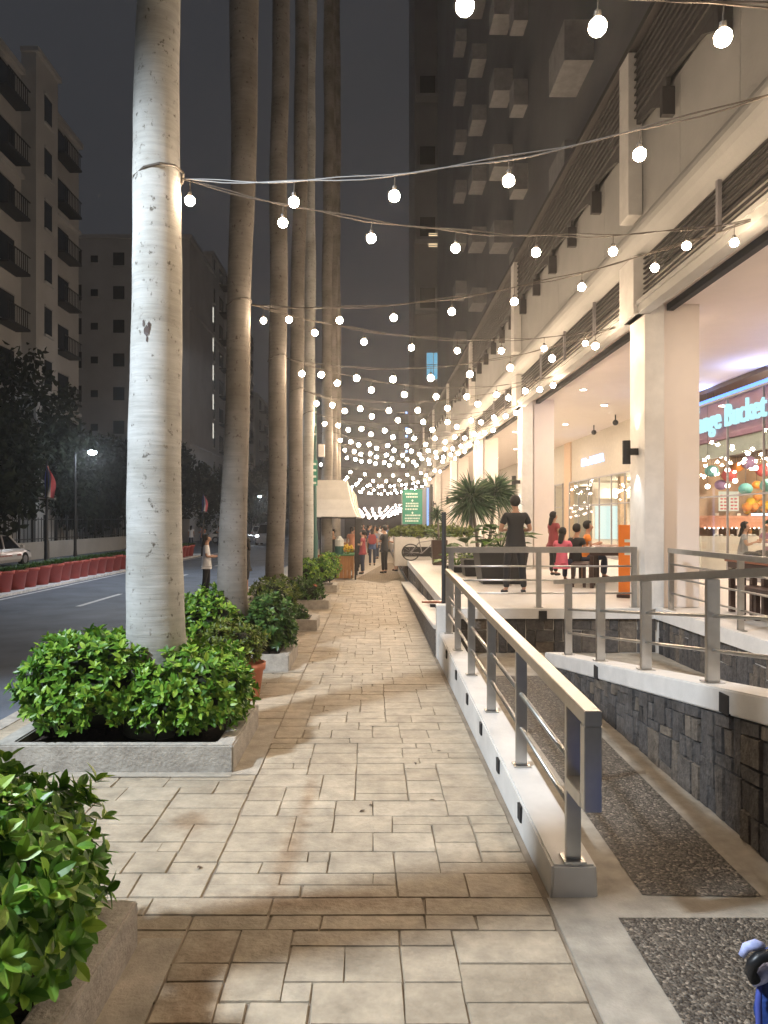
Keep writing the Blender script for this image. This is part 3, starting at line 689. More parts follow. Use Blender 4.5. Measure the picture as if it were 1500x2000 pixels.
hedge('bright green hedge bush right of the second palm trunk', (-1.5, 6.2, .14), (-2.05, -1.08, 5.74, 6.85, .12, .88), 800, .080, .038, 3, hole=(-1.95, 6.35, .27))
hedge('green bush in the third planter bed left of its palm', (-2.2, 10, .14), (-2.75, -1.72, 9.5, 10.7, .15, 1.04), 520, .085, .04, 4, hole=(-1.9, 10.05, .26))
hedge('rounded green bush in the third planter bed right of its palm', (-1.4, 10, .14), (-1.72, -1.08, 9.5, 10.4, .12, .96), 480, .085, .04, 5, m='leafd', hole=(-1.9, 10.05, .26))
def potted(label, x, y, rp, hp, fol, seed, m='leafy', tips=180, L=.075, W=.028):
    o = thing('potted_shrub', label, 'potted plant', (x, y, 0), group='terracotta pots between the planters')
    mb = MB(); mb.lathe([(rp * .68, 0), (rp * .9, hp * .8), (rp, hp * .82), (rp * 1.03, hp), (rp * .92, hp), (rp * .88, hp * .9), (0.01, hp * .9)], (x, y, 0.004), 20); mb.build('pot', M['terra'], o, smooth=True)
    a, c = bush_mesh(*fol, tips, L, W, seed, ex=2.2); a.build('foliage', M[m], o); c.build('dark_core', M['core'], o, smooth=True)
potted('terracotta pot with a drooping olive green shrub between the second and third planters', -1.42, 8.05, .22, .40, (-1.95, -1.22, 7.7, 8.5, .34, .86), 11, tips=300)
potted('small potted olive shrub between the third and fourth planters', -1.52, 11.9, .22, .42, (-2.05, -1.22, 11.5, 12.4, .40, 1.08), 12, tips=260)
potted('terracotta pot with light green leaves beside the fifth palm', -1.50, 17.6, .19, .42, (-1.9, -1.3, 17.3, 18.0, .4, 1.05), 13, m='leaf', tips=150, L=.1, W=.05)
hedge('sparse low dark plant in the fourth planter bed', (-1.3, 13.2, .14), (-1.66, -1.2, 13.0, 13.55, .12, .42), 70, .09, .035, 14, m='leafd', name='low_plant')
hedge('blue green spreading shrub in the fifth planter bed', (-1.4, 16.4, .14), (-1.95, -1.12, 16.1, 16.8, .14, .62), 170, .11, .035, 15, m='leafd', name='low_plant')
hedge('bright leafy shrub in the sixth planter bed near the stall', (-1.25, 20.1, .14), (-1.72, -1.12, 19.8, 20.5, .2, 0.95), 150, .12, .05, 16, m='leaf')
hedge('green shrub beside the stall counter behind the sixth planter', (-1.3, 21.6, .0), (-1.65, -0.98, 21.3, 22.2, .1, 1.0), 130, .12, .05, 17, m='leaf')

# ------------------------------------------------------------------ festoon lights
ANCH = [3.9, 7.46, 11.6, 15.5, 19.5, 23.2, 26.8, 30.3, 33.8, 37.2, 40.5, 44]
bulb_me = {}
def bulb_mesh(r, m):
    k = (round(r, 3), m)
    if k not in bulb_me:
        mb = MB(); mb.ball((0, 0, -r * 1.0), r, 18, 12, (1, 1, 1.0)); me = bpy.data.meshes.new('bulb'); me.from_pydata(mb.v, [], mb.f); me.materials.append(M[m])
        for p in me.polygons: p.use_smooth = True
        mc = MB(); mc.lathe([(r * .30, -r * .12), (r * .42, r * .1), (r * .42, r * .75), (r * .2, r * .9)], (0, 0, 0), 8); c = bpy.data.meshes.new('socket'); c.from_pydata(mc.v, [], mc.f); c.materials.append(M['cap'])
        bulb_me[k] = (me, c)
    return bulb_me[k]
def strand(label, a, b, sag, n, t0, dt, r=0.043, drop=0.13, m='bulb', sockets=True, group='festoon strings across the pavement', wires=2, name='string_light'):
    a = Vector(a); b = Vector(b)
    def P(t): 
        p = a.lerp(b, t); p.z -= sag * 4 * t * (1 - t); return p
    o = thing(name, label, 'string lights', a, group=group)
    mb = MB()
    for w_ in range(wires):
        ph = w_ * 2.1
        mb.tube([P(t / 28) + Vector((0, 0, 0.012 * math.sin(t * 1.1 + ph) - w_ * .015 * math.sin(math.pi * t / 28))) for t in range(29)], 0.0055 if a.y < 20 else 0.008, 4)
    mb.build('cable', M['wire'], o)
    me, mc = bulb_mesh(r, m)
    for k in range(n):
        t = t0 + dt * k
        if t > 0.995: break
        p = P(t) + Vector((0, 0, -drop)) - a
        q = bpy.data.objects.new('bulb', me); COL.objects.link(q); q.parent = o; q.location = p
        if sockets:
            s = bpy.data.objects.new('socket', mc); COL.objects.link(s); s.parent = q
            wv = MB(); wv.tube([(0, 0, r * .8), (0.004, 0, drop)], 0.0045, 4); hm = bpy.data.meshes.new('hanger'); hm.from_pydata(wv.v, [], wv.f); hm.materials.append(M['wire'])
            h_ = bpy.data.objects.new('hanger', hm); COL.objects.link(h_); h_.parent = q
    return o
def pal(i): x, y, r = PALMS[i]; return (x + LEAN[i][0] * (STRZ - 1) + rprof(i, r, STRZ) * .9, y, STRZ)
def anc(i): return (3.94, ANCH[i], 5.12)
def placed(i): return {0: .0}.get(i, 0)
strand('string of warm bulbs nearest the camera, crossing the top right corner', pal(0), (3.94, 3.9, 4.95), .42, 8, .156, .115)
strand('string of warm bulbs rising from the second palm to the upper right edge', pal(1), (3.94, 3.9, 4.95), .36, 8, .185, .145)
strand('string of warm bulbs from the second palm to the first visible building anchor', pal(1), anc(1), .30, 8, .012, .143)
strand('string of warm bulbs from the third palm back to the first building anchor', pal(2), anc(1), .33, 9, .10, .125)
strand('string of warm bulbs from the third palm to the second building anchor', pal(2), anc(2), .33, 9, .03, .125)
cnt = 2
for k in range(3, 9):
    for a_ in (k - 1, k):
        if a_ >= len(ANCH): continue
        strand(f'string of warm bulbs from the {ORD[k]} palm to the {ORD[a_-1] if a_ > 1 else "first"} building anchor' + (' behind it' if a_ == k else ''), pal(k), anc(a_), .38 + .02 * random.random(), 9, .05 + .07 * (a_ == k - 1), .118,
               r=0.048 + .0022 * k, drop=.14, sockets=(k < 5), wires=1 if k > 4 else 2)
for j, y in enumerate([34.5, 37.5, 40.5, 43.5, 46.5, 49.5, 52.5]):
    zz = 4.9 - .04 * j
    strand(f'distant string of bulbs over the crowd, {ORD[j]} beyond the palms', (-2.6, y + 1.6 * (j % 2), zz), (3.9, y + 1.9 * ((j + 1) % 2), zz), .5 + .08 * (j % 3), 9, .02 + .09 * ((j * 37 % 10) / 10), .108, r=.062, sockets=False, wires=1)
# the dense far cluster at the end of the walk
for j in range(11):
    y = 57 + j * 1.9; q_ = (j * 53 % 11) / 11
    strand(f'far pinkish bulb string hanging low, {ORD[j]} row of the cluster at the end', (-3.2, y, 3.9 + .35 * q_), (3.6, y + .8, 4.2 - .3 * q_), .9 + .5 * q_, 11, .01 + .07 * q_, .092, r=.085, drop=.15 + .5 * ((j * 7 % 5) / 5), m='bulbfar', sockets=False, group='dense far festoon cluster', wires=1)

# ------------------------------------------------------------------ podium building with arcade
bd = thing('podium_building', 'long cream shopping arcade building with louvred parking level above lit shops', 'building', (5, 12, 0))
BX = 3.96; YE = 60.0; YS = -6.0
def bp(name, mb, m, **kw): return mb.build(name, M[m], bd, **kw)
mb = MB(); mb.box(4.14, 8.4, YS, YE, 5.30, 5.6); bp('ceiling', mb, 'ceil')
mb = MB(); mb.box(BX, 4.14, YS, YE, 5.08, 5.20); mb.box(3.93, BX + .1, YS, YE, 5.20, 5.26); bp('soffit_lip', mb, 'cream')
# louvred opening
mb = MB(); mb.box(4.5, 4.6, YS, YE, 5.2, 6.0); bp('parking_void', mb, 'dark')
mb = MB()
for k in range(9):
    z = 5.30 + k * .075
    mb.bar((BX + .10, YS, z), (BX + .10, YE, z), .035, .018)
bp('louvre_blade', mb, 'louvre')
for y in [4.1, 6.2, 8.26, 12.9, 14.9, 17, 21.5, 23.6, 25.7, 30.2, 32.4]:
    mb = MB(); mb.box(BX + .02, BX + .07, y, y + .05, 5.26, 5.93); bp('louvre_post', mb, 'post')
mb = MB(); prof = [(BX + .3, 5.93)] + [(BX + .12 - .22 * math.sin(math.pi * t / 8) ** .8, 5.93 + .62 * t / 8) for t in range(9)] + [(BX + .3, 6.55)]
mb.prism(prof, 'y', YS, YE); bp('rounded_band', mb, 'cream')
yj = [YS]
while yj[-1] < YE: yj.append(yj[-1] + 1.55)
mb = MB()
for a, b in zip(yj[:-1], yj[1:]): mb.box(BX + .12, BX + .3, a + .006, b - .006, 6.55, 7.95)
bp('wall_panel', mb, 'cream')
mb = MB(); mb.box(BX + .3, BX + .5, YS, YE, 5.95, 9.1); bp('back_wall', mb, 'cream')
# dark slatted screen, scalloped lower edge, with brackets
ys_ = [YS + .2]
while ys_[-1] < YE: ys_.append(ys_[-1] + 1.55)
mb = MB()
for a, b in zip(ys_[:-1], ys_[1:]):
    poly = [(a, 7.66), (a + .2, 7.70), (a + .5, 7.86), (a + 1.0, 7.95), (b, 8.0)]
    mb.prism(poly + [(b, 9.05), (a, 9.05)], 'x', BX + .02, BX + .08)
    for q in range(9): mb.bar((BX - .0, a, 8.05 + q * .115), (BX - .0, b, 8.05 + q * .115), .03, .02)
bp('slatted_screen', mb, 'mesh')
for y in ys_:
    if y < 5: continue
    if y > 34: break
    mb = MB(); mb.box(BX - .05, BX + .12, y - .045, y + .045, 7.47, 7.85); bp('bracket', mb, 'louvre')
mb = MB(); mb.box(BX - .1, BX + 6, YS, YE, 9.06, 9.16); bp('roof_edge', mb, 'louvre')
COLY = [1.9, 10.7, 19.45, 28.2, 36.9, 45.6, 54.3]
for y in COLY:
    mb = MB(); mb.box(4.07, 4.36, y, y + .62, ZT, 5.079); mb.box(3.90, 4.36, y, y + .62, 5.08, 5.95); mb.box(3.86, 4.07, y + .1, y + .5, 6.6, 9.05)
    c = bp('column', mb, 'white', bevel=0.006)
    mb = MB(); mb.box(4.45, 5.0, y + .25, y + .85, ZT, 5.3); bp('inner_pier', mb, 'ceil', bevel=0.006)
    # sconce on the left face
    mb = MB(); mb.lathe([(.06, 0), (.06, .36)], (3.90, y + .3, 2.86), 16); s = mb.build('wall_sconce', M['black'], bd, smooth=False)
    mb = MB(); mb.box(3.93, 4.068, y + .25, y + .35, 3.0, 3.1); mb.build('bracket', M['black'], s)
    if y > 5 and y < 40:
        lamp('SPOT', 'sconce_down_light', (3.96, y + .3, 2.84), 22, (0.75, .92, 1.0), .03, (4.0, y + .3, 0.7), 70, 0.6)
        lamp('SPOT', 'sconce_up_light', (3.96, y + .3, 3.24), 14, (0.9, .93, 1.0), .03, (4.0, y + .3, 6), 70, 0.6)
# downlights
dl = emit('downlight_glow', (1, .88, .74), 26)
for i, y in enumerate([2.5, 7.0, 11.4, 15.9, 20.4, 24.5, 28.5, 33, 38, 44, 51]):
    mb = MB(); mb.lathe([(.11, 0), (.11, .02)], (6.6, y, 5.275), 20); o = bp('downlight', mb, 'white')
    mb = MB(); mb.lathe([(.085, 0), (.085, .004)], (6.6, y, 5.268), 20); mb.build('lens', dl, o)
    lamp('AREA', 'downlight_beam', (6.6, y, 5.25), 55, (1, .84, .68), .25, (6.6, y, 0))
    lamp('AREA', 'downlight_beam', (5.3, y + 2.1, 5.25), 32, (1, .84, .68), .25, (5.3, y + 2.1, 0))
    mb = MB(); mb.lathe([(.10, 0), (.10, .02)], (5.3, y + 2.1, 5.275), 16); o = bp('downlight', mb, 'white')
    mb = MB(); mb.lathe([(.075, 0), (.075, .004)], (5.3, y + 2.1, 5.268), 16); mb.build('lens', dl, o)
for (x, y) in ((7.6, 22.4), (7.7, 24.9)):
    mb = MB(); mb.tube([(x, y, 5.3), (x, y, 5.12)], .02, 6); mb.ball((x, y, 5.05), .09, 12, 8); tag(mb.build('ceiling_camera', M['black'], smooth=True), 'small black dome camera under the arcade ceiling, ' + ('nearer' if y < 24 else 'farther') + ' of the two', 'camera')
# shopfronts (glazed wall at x = 8.4) and rooms behind
XS = 8.4
mb = MB()
mb.box(XS, XS + .25, 20.0, 20.9, ZT, 5.3); bp('shop_wall', mb, 'beigewall')
mb = MB(); mb.box(XS, XS + .25, -4, 9.0, ZT, 5.3); bp('shop_wall', mb, 'beigewall')
mb = MB(); mb.box(XS, XS + .25, 36.5, YE, ZT, 5.3); bp('shop_wall', mb, 'beigewall')
mb = MB(); mb.box(XS, XS + .25, 20.9, 36.5, 3.62, 5.3); bp('shop_wall', mb, 'beigewall')
mb = MB(); mb.box(XS - .05, XS + .1, 30.2, 31.2, ZT, 5.3); bp('shop_pilaster', mb, 'warmwall')
# shop one
mb = MB(); mb.box(13.2, 13.3, 9, 20, ZT, 5.3); bp('shop_back_wall', mb, 'warmwall')
mb = MB(); mb.box(XS + .25, 13.2, 8.9, 9.0, ZT, 5.3); mb.box(XS + .25, 13.2, 20.0, 20.1, ZT, 5.3); bp('shop_side_wall', mb, 'warmwall')
mb = MB(); mb.box(XS, 13.2, 9, 20, 5.2, 5.3); bp('shop_ceiling', mb, 'dwood')
mb = MB(); mb.box(XS, 13.3, 9, 36.5, ZT - .05, ZT - .006); bp('shop_floor', mb, 'terr')
mb = MB(); mb.box(XS + .03, XS + .14, 9.0, 20, 3.95, 4.92); sg = bp('sign_panel', mb, 'mauve')
mb = MB(); mb.box(XS + .10, XS + .2, 9.0, 20, 3.55, 3.94); bp('bulkhead', mb, 'greywall')
ce = emit('sign_letter_glow', (.52, .92, 1.0), 1.05)
text('sign_lettering', 'Orange Bucket', 0.74, (XS - .12, 17.02, 4.42), (R(90), 0, R(-90)), ce, bd, extrude=.03, bold=.004, sx=.86)
text('sign_lettering', "'s", 0.30, (XS - .12, 18.25, 4.80), (R(90), 0, R(-90)), ce, bd, extrude=.02, bold=.01)
bl = emit('blue_cove_light', (.12, .28, 1.0), 2.6)
mb = MB(); mb.box(XS - .01, XS + .02, 9, 20, 4.95, 5.02); bp('cove_light', mb, 'white').data.materials[0] = bl
for y in (12, 15, 18): lamp('AREA', 'cove_glow', (XS - .12, y, 4.9), 24, (.22, .38, 1.0), .5, (XS - .8, y, 5.6))
# glass with mullions
def glazing(y0, y1, step, z1):
    mb = MB(); mb.add([(XS - .10, y0, ZT + .02), (XS - .10, y1, ZT + .02), (XS - .10, y1, z1), (XS - .10, y0, z1)], [(3, 2, 1, 0)]); g = bp('shop_window', mb, 'glass')
    y = y0
    while y <= y1 + .01:
        q = MB(); q.box(XS - .12, XS - .07, y - .012, y + .012, ZT, z1); q.build('mullion', M['post'], g); y += step
    q = MB(); q.box(XS - .125, XS - .065, y0, y1, z1 - .05, z1); q.box(XS - .125, XS - .065, y0, y1, 2.55, 2.59); q.box(XS - .125, XS - .065, y0, y1, ZT, ZT + .1); q.build('window_rail', M['post'], g)
glazing(9, 20, 1.55, 4.9); glazing(20.9, 30.2, 1.33, 3.6); glazing(31.25, 36.5, 1.3, 3.6)
# contents of shop one
def at(px, py, y): return ((px - HX) / F * y, EYE - (py - HY) / F * y)
for i, (px, py, y, r, c, cn) in enumerate([(1390, 920, 18.6, .17, 'tealball', 'teal'), (1424, 928, 19.0, .19, 'redball', 'dull red'), (1408, 947, 19.2, .16, 'purpleball', 'grey purple'), (1456, 955, 18.2, .17, 'tealball', 'lower teal'),
                                       (1478, 947, 18.8, .12, 'orangeball', 'small orange'), (1491, 918, 19.0, .20, 'redball', 'bright red'), (1462, 903, 19.3, .20, 'purpleball', 'upper purple'), (1499, 948, 17.6, .18, 'tealball', 'rightmost teal'), (1441, 912, 19.5, .15, 'orangeball', 'high orange')]):
    x, z = at(px, py, y)
    o = thing('paper_lantern', cn + ' round paper lantern hanging inside the bright shop behind glass', 'lantern', (x, y, z), group='paper lanterns in the shop')
    mb = MB(); mb.ball((x, y, z), r, 16, 10, (1, 1, .88)); mb.build('shade', M[c], o, smooth=True)
    mb = MB(); mb.tube([(x, y, z + r * .85), (x, y, 5.2)], .006, 4); mb.build('cord', M['black'], o)
for k, (px, py, cn) in enumerate([(1408, 890, 'the highest left'), (1461, 885, 'the highest right'), (1394, 918, 'in front of the teal lantern'), (1421, 918, 'in front of the dull red lantern'), (1436, 939, 'low in the middle'), (1476, 914, 'by the bright red lantern'), (1382, 950, 'lowest at the left'), (1421, 949, 'lowest in the middle')]):
    x, z = at(px, py, 18.0)
    o = thing('pendant_lamp', f'small bare pendant bulb in the shop window, {cn}', 'lamp', (x, 18, z), group='pendant bulbs in the shop')
    mb = MB(); mb.ball((x, 18, z), .06, 10, 8); mb.build('bulb', M['bulbfar'], o, smooth=True); mb = MB(); mb.tube([(x, 18, z + .055), (x, 18, 5.2)], .005, 4); mb.build('cord', M['black'], o)
mb = MB(); mb.box(8.66, 13, 19.5, 19.98, 3.75, 5.2); bp('shop_dark_bulkhead', mb, 'dwood')
ct = thing('shop_counter', 'pale pink service counter and bulkhead with orange display inside the bright shop', 'counter', (10, 19.4, ZT))
mb = MB(); mb.box(8.7, 12.5, 19.2, 19.95, 1.80, 2.12); mb.build('bulkhead', M['tee_salmon'], ct)
mb = MB(); mb.box(8.7, 12.5, 18.95, 19.6, ZT, ZT + .9); mb.build('body', M['canvas'], ct)
mb = MB(); mb.box(10.15, 12.5, 19.16, 19.19, 2.13, 2.18); mb.build('strip_light', emit('strip_glow', (.6, .75, 1), 4), ct)
mb = MB()
for k in range(22): mb.ball((8.9 + k * .12, 19.17, 1.79), .018, 6, 4)
mb.build('small_lights', M['bulbfar'], ct)
rnd = random.Random(5); mb = MB(); m2 = MB()
for i in range(34): (mb if i % 3 else m2).ball((rnd.uniform(10.15, 11.6), 19.5 + rnd.uniform(-.1, .1), 2.24 + rnd.uniform(0, .42)), rnd.uniform(.06, .13), 8, 6)
mb.build('orange_display', M['orangeball'], ct, smooth=True); m2.build('yellow_display', M['yellow'], ct, smooth=True)
mb = MB(); mb.box(9.42, 9.66, 19.46, 19.5, 2.25, 2.78); mb.box(9.70, 9.95, 19.46, 19.5, 2.25, 2.78); mb.build('menu_board', emit('menu_glow', (.85, .80, .62), .9), ct)
mb = MB(); rnd = random.Random(6)
for q in range(2):
    for k in range(5):
        for c_ in range(2): mb.box(9.45 + q * .28 + c_ * .10, 9.45 + q * .28 + c_ * .10 + rnd.uniform(.05, .08), 19.44, 19.458, 2.29 + k * .09, 2.33 + k * .09)
mb.build('menu_pictures', M['redball'], ct)
for k in range(7):
    mb = MB(); mb.lathe([(.05, 0), (.05, .62)], (9.3 + k * .3, 19.35, ZT + .9), 10); mb.build('wooden_column', M['wood'] if k % 2 else M['canvas'], ct)
rnd = random.Random(9); mb = MB()
for k in range(16): x = rnd.uniform(8.9, 11.4); mb.ball((x, rnd.uniform(19.0, 19.3), ZT + .93), rnd.uniform(.04, .08), 8, 5, (1, 1, .6))
mb.build('food_plates', M['clear_plastic'], ct)
for y in (11.5, 14, 16.5): lamp('POINT', 'shop_lamp', (10.6, y, 4.4), 190, (1, .78, .55), .2)
lamp('POINT', 'shop_lamp', (9.9, 17.4, 3.4), 120, (1, .80, .58), .2)
# shop two: pale room
mb = MB(); mb.box(12, 12.1, 20.9, 36.5, ZT, 5.3); bp('shop_back_wall', mb, 'beigewall')
mb = MB(); mb.box(XS + .25, 12, 20.2, 36.5, 3.63, 3.7); bp('shop_ceiling', mb, 'beigewall')
mb = MB(); mb.box(XS + .25, 12, 36.5, 36.6, ZT, 3.7); bp('shop_end_wall', mb, 'beigewall')
mb = MB(); mb.box(9.4, 12, 30.6, 30.7, ZT, 3.6); bp('shop_partition', mb, 'ceil')
mb = MB(); mb.box(9.0, 9.25, 26.0, 26.3, ZT, 3.6); bp('shop_partition', mb, 'warmwall')
mb = MB(); mb.box(9.5, 10.6, 30.5, 30.56, 1.2, 2.6); bp('display_panel', mb, 'ceil').data.materials[0] = emit('pale_display', (.75, .95, .9), 1.1)
mb = MB(); mb.box(9.3, 11.8, 29.4, 29.9, 2.9, 3.3); bp('shop_valance', mb, 'canvas')
mb = MB(); mb.box(11.6, 11.95, 21, 22.3, ZT, 3.5); bp('shop_partition', mb, 'brickred')
mb = MB(); mb.box(11.5, 11.9, 22.8, 23.6, 1.4, 2.6); bp('shop_display', mb, 'greywall').data.materials[0] = emit('display_glow', (.5, .85, 1), 1.3)
for y in (22.3, 25.0, 28.4, 33.5): lamp('POINT', 'shop_lamp', (10.3, y, 3.3), 190, (1, .84, .62), .15)
text('sign_lettering', 'DIA ed MANZA', 0.40, (XS - .03, 27.3, 4.27), (R(90), 0, R(-90)), emit('blue_letter_glow', (.35, .55, 1.0), 3.0), bd, extrude=.02, bold=.012)
# arcade furniture
def table(label, x, y, L, W, h, rz=0, top='rwood', name='picnic_table', slats=5):
    o = thing(name, label, 'table', (x, y, ZT), rz, group='dark wooden tables on the terrace')
    for k in range(4):
        mb = MB(); mb.box(-W / 2 + k * W / 4 + .008, -W / 2 + (k + 1) * W / 4 - .008, -L / 2, L / 2, h - .05, h); mb.build('table_plank', M[top], o, world=False, bevel=.004)
    mb = MB(); mb.box(-W / 2 + .04, W / 2 - .04, -L / 2 + .04, L / 2 - .04, h - .14, h - .055); mb.build('apron', M['dwood'], o, world=False)
    for sx in (-1, 1):
        for k in range(slats):
            y_ = -L / 2 + .08 + (L - .16) * k / (slats - 1); mb = MB(); mb.box(sx * (W / 2 - .08) - .035, sx * (W / 2 - .08) + .035, y_ - .035, y_ + .035, 0, h - .15); mb.build('leg', M['dwood'], o, world=False)
    return o
def bench(label, x, y, L, W, h, rz=0):
    o = thing('bench', label, 'bench', (x, y, ZT), rz, group='dark wooden benches on the terrace')
    mb = MB(); mb.box(-W / 2, W / 2, -L / 2, L / 2, h - .05, h); mb.build('seat', M['dwood'], o, world=False, bevel=.005)
    for sx in (-1, 1):
        for sy in (-1, 1): mb = MB(); mb.box(sx * (W / 2 - .05) - .03, sx * (W / 2 - .05) + .03, sy * (L / 2 - .1) - .03, sy * (L / 2 - .1) + .03, 0, h - .052); mb.build('leg', M['dwood'], o, world=False)
    return o
table('long dark wooden table behind the terrace railing where people sit', 5.0, 15.1, 2.6, .75, .78, R(-20), slats=5)
table('dark wooden table standing nearer the orange standee', 5.25, 13.2, 1.5, .7, .78, R(-20), slats=4)
bench('low dark bench in front of the long table with seated people', 4.45, 15.2, 2.3, .32, .46, R(-20))
table('dark wooden table with red-brown top at the right edge behind the railings', 5.55, 9.4, 2.2, .8, .78, 0, slats=8)
bench('dark bench beside the table at the right edge of the frame', 5.0, 8.7, 1.8, .3, .46, 0)
st = thing('menu_standee', 'upright orange menu board standing next to the first lit column', 'sign', (4.5, 12.3, ZT), R(-25))
mb = MB(); mb.box(-.26, .26, -.02, .02, .05, 1.25); mb.build('board', M['orange'], st, world=False); mb = MB(); mb.box(-.28, .28, -.12, .12, 0, .05); mb.build('foot', M['dwood'], st, world=False)
mb = MB()
for k in range(3): mb.box(-.16, .16 - .06 * k, -.026, -.021, .95 - k * .11, 1.0 - k * .11)
mb.build('printed_lines', M['lettering'], st, world=False)

# plants on the terrace
def tub(mb, x, y, z, wb, wt, h):
    a, b = wb / 2, wt / 2
    mb.hexa([(x - a, y - a, z), (x + a, y - a, z), (x + a, y + a, z), (x - a, y + a, z), (x - b, y - b, z + h), (x + b, y - b, z + h), (x + b, y + b, z + h), (x - b, y + b, z + h)])
def spiky(mb, c, r, n, seed, w=.035):
    rnd = random.Random(seed)
    for i in range(n):
        d = rand_dir(rnd); 
        if d.z < -.85: d.z *= -.3
        d.normalize(); L = r * rnd.uniform(.75, 1.1); t = d.orthogonal().normalized(); t = (t * math.cos(i) + d.cross(t) * math.sin(i)) * w / 2
        b = Vector(c) + Vector((0, 0, rnd.uniform(-.12, .12))); m1 = b + d * L * .5 + Vector((0, 0, -.03 * L)); e = b + d * L + Vector((0, 0, -.22 * L))
        mb.add([b - t * .6, b + t * .6, m1 + t, e, m1 - t], [(0, 1, 2, 4), (4, 2, 3)])
def broad(mb, c, n, L, seed, zs=.5):
    rnd = random.Random(seed)
    for i in range(n):
        a = rnd.uniform(0, 6.28); e = rnd.uniform(.25, 1.2); l = L * rnd.uniform(.7, 1.1); d = Vector((math.cos(a) * math.cos(e), math.sin(a) * math.cos(e), math.sin(e)))
        s = Vector(c) + d * l * .9; mb.tube([c, s], .008, 4); add_leaf(mb, s, Vector((d.x, d.y, .1)), Vector((0, 0, 1)), l * .9, l * .55, rnd)
tp = thing('terrace_planter', 'big black tapered square tub with broad-leaved plant, behind the man in black', 'potted plant', (2.75, 15.3, ZT))
mb = MB(); tub(mb, 2.72, 15.3, ZT, .84, 1.04, .72); mb.build('tub', M['iron'], tp, bevel=.01)
mb = MB(); broad(mb, (2.75, 15.3, ZT + .7), 26, .58, 3); mb.build('foliage', M['leafd'], tp)
yp = thing('dracaena', 'tall spiky dracaena with two round heads behind the black tub', 'plant', (2.55, 17.2, ZT))
mb = MB(); tub(mb, 2.5, 17.2, ZT, .6, .7, .4); mb.build('tub', M['black'], yp, bevel=.01)
for (cx_, cz_, r_, cy2) in ((2.38, 2.50, .80, 17.2), (3.02, 2.66, .68, 17.6)):
    mb = MB(); mb.tube([(2.55, 17.2, ZT + .3), ((2.55 + cx_) / 2 + .05, 17.25, 1.6), (cx_, cy2, cz_)], [.05, .04, .035], 8); t_ = mb.build('stem', M['bark2'], yp, smooth=True)
    mb = MB(); spiky(mb, (cx_, cy2, cz_), r_, 460, int(cx_ * 100), .04); mb.build('leaf_head', M['leafs'], yp)
sp = thing('dracaena', 'small spiky dracaena in a dark tub beside the parked bicycle', 'plant', (2.0, 21.4, ZT))
mb = MB(); tub(mb, 2.0, 21.4, ZT, .40, .46, .74); mb.build('tub', M['dwood'], sp, bevel=.01)
mb = MB(); mb.tube([(2.0, 21.4, 1.35), (1.95, 21.4, 2.15)], .03, 6); mb.build('stem', M['bark2'], sp)
mb = MB(); spiky(mb, (1.93, 21.4, 2.18), .36, 130, 9, .03); mb.build('leaf_head', M['leafs'], sp)
mb = MB(); broad(mb, (1.98, 21.4, 1.38), 20, .36, 8); mb.build('foliage', M['leafd'], sp)
lp = thing('terrace_planter', 'low dark planter with yellow-green variegated leaves behind the first railing post', 'potted plant', (2.15, 18.4, ZT))
mb = MB(); mb.box(1.9, 2.75, 18.2, 18.6, ZT, ZT + .18); mb.build('tub', M['black'], lp); mb = MB(); broad(mb, (2.15, 18.35, ZT + .16), 30, .40, 6); mb.build('foliage', M['leaf'], lp); mb = MB(); broad(mb, (2.5, 18.5, ZT + .3), 30, .6, 16); mb.build('tall_leaves', M['leafd'], lp)
hb = thing('planter_box', 'large white masonry planter box with dark recess and hedge behind the bicycle', 'planter', (1.5, 24.3, ZT))
mb = MB(); mb.box(.75, 3.6, 23.9, 25.2, ZT - .2, ZT + .76); mb.build('box', M['white'], hb, bevel=.01); mb = MB(); mb.box(1.03, 2.6, 23.885, 23.897, ZT + .12, ZT + .44); mb.build('recess', M['dark'], hb)
a, c = bush_mesh(.62, 3.6, 23.9, 25.2, ZT + .72, ZT + 1.12, 420, .13, .06, 31); a.build('hedge', M['leafy'], hb); c.build('dark_core', M['core'], hb)
# bicycle
bk = thing('bicycle', 'grey bicycle leaning in front of the white planter box', 'bicycle', (1.72, 23.5, ZT), R(0)); bk.scale = (.88, .88, .82)
for nm, cx_ in (('wheel', -.52), ('wheel', .50)):
    mb = MB(); ring = [(cx_ + .32 * math.cos(k * math.pi / 12), 0, .34 + .32 * math.sin(k * math.pi / 12)) for k in range(25)]; mb.tube(ring, .022, 6, caps=False); wv = mb.build(nm, M['rubber'], bk, world=False, smooth=True)
    mb = MB()
    for k in range(10): a = k * math.pi / 5; mb.tube([(cx_, 0, .34), (cx_ + .31 * math.cos(a), 0, .34 + .31 * math.sin(a))], .003, 3)
    mb.build('spokes', M['chrome'], wv, world=False)
mb = MB()
for a, b_ in (((-.52, 0, .34), (-.1, 0, .30)), ((-.1, 0, .30), (-.2, 0, .78)), ((-.52, 0, .34), (-.2, 0, .74)), ((-.2, 0, .74), (.34, 0, .82)), ((-.1, 0, .30), (.34, 0, .74)), ((.32, 0, .9), (.50, 0, .34))): mb.tube([a, b_], .02, 6)
mb.build('frame', M['post'], bk, world=False)
mb = MB(); mb.ball((-.22, 0, .92), .12, 10, 6, (1.1, .5, .25)); mb.tube([(-.2, 0, .75), (-.22, 0, .9)], .014, 6); mb.build('saddle', M['black'], bk, world=False)
mb = MB(); mb.tube([(.3, -.28, 1.0), (.32, 0, .98), (.3, .28, 1.0)], .014, 6); mb.tube([(.32, 0, .88), (.32, 0, .99)], .016, 6); mb.build('handlebar', M['black'], bk, world=False)

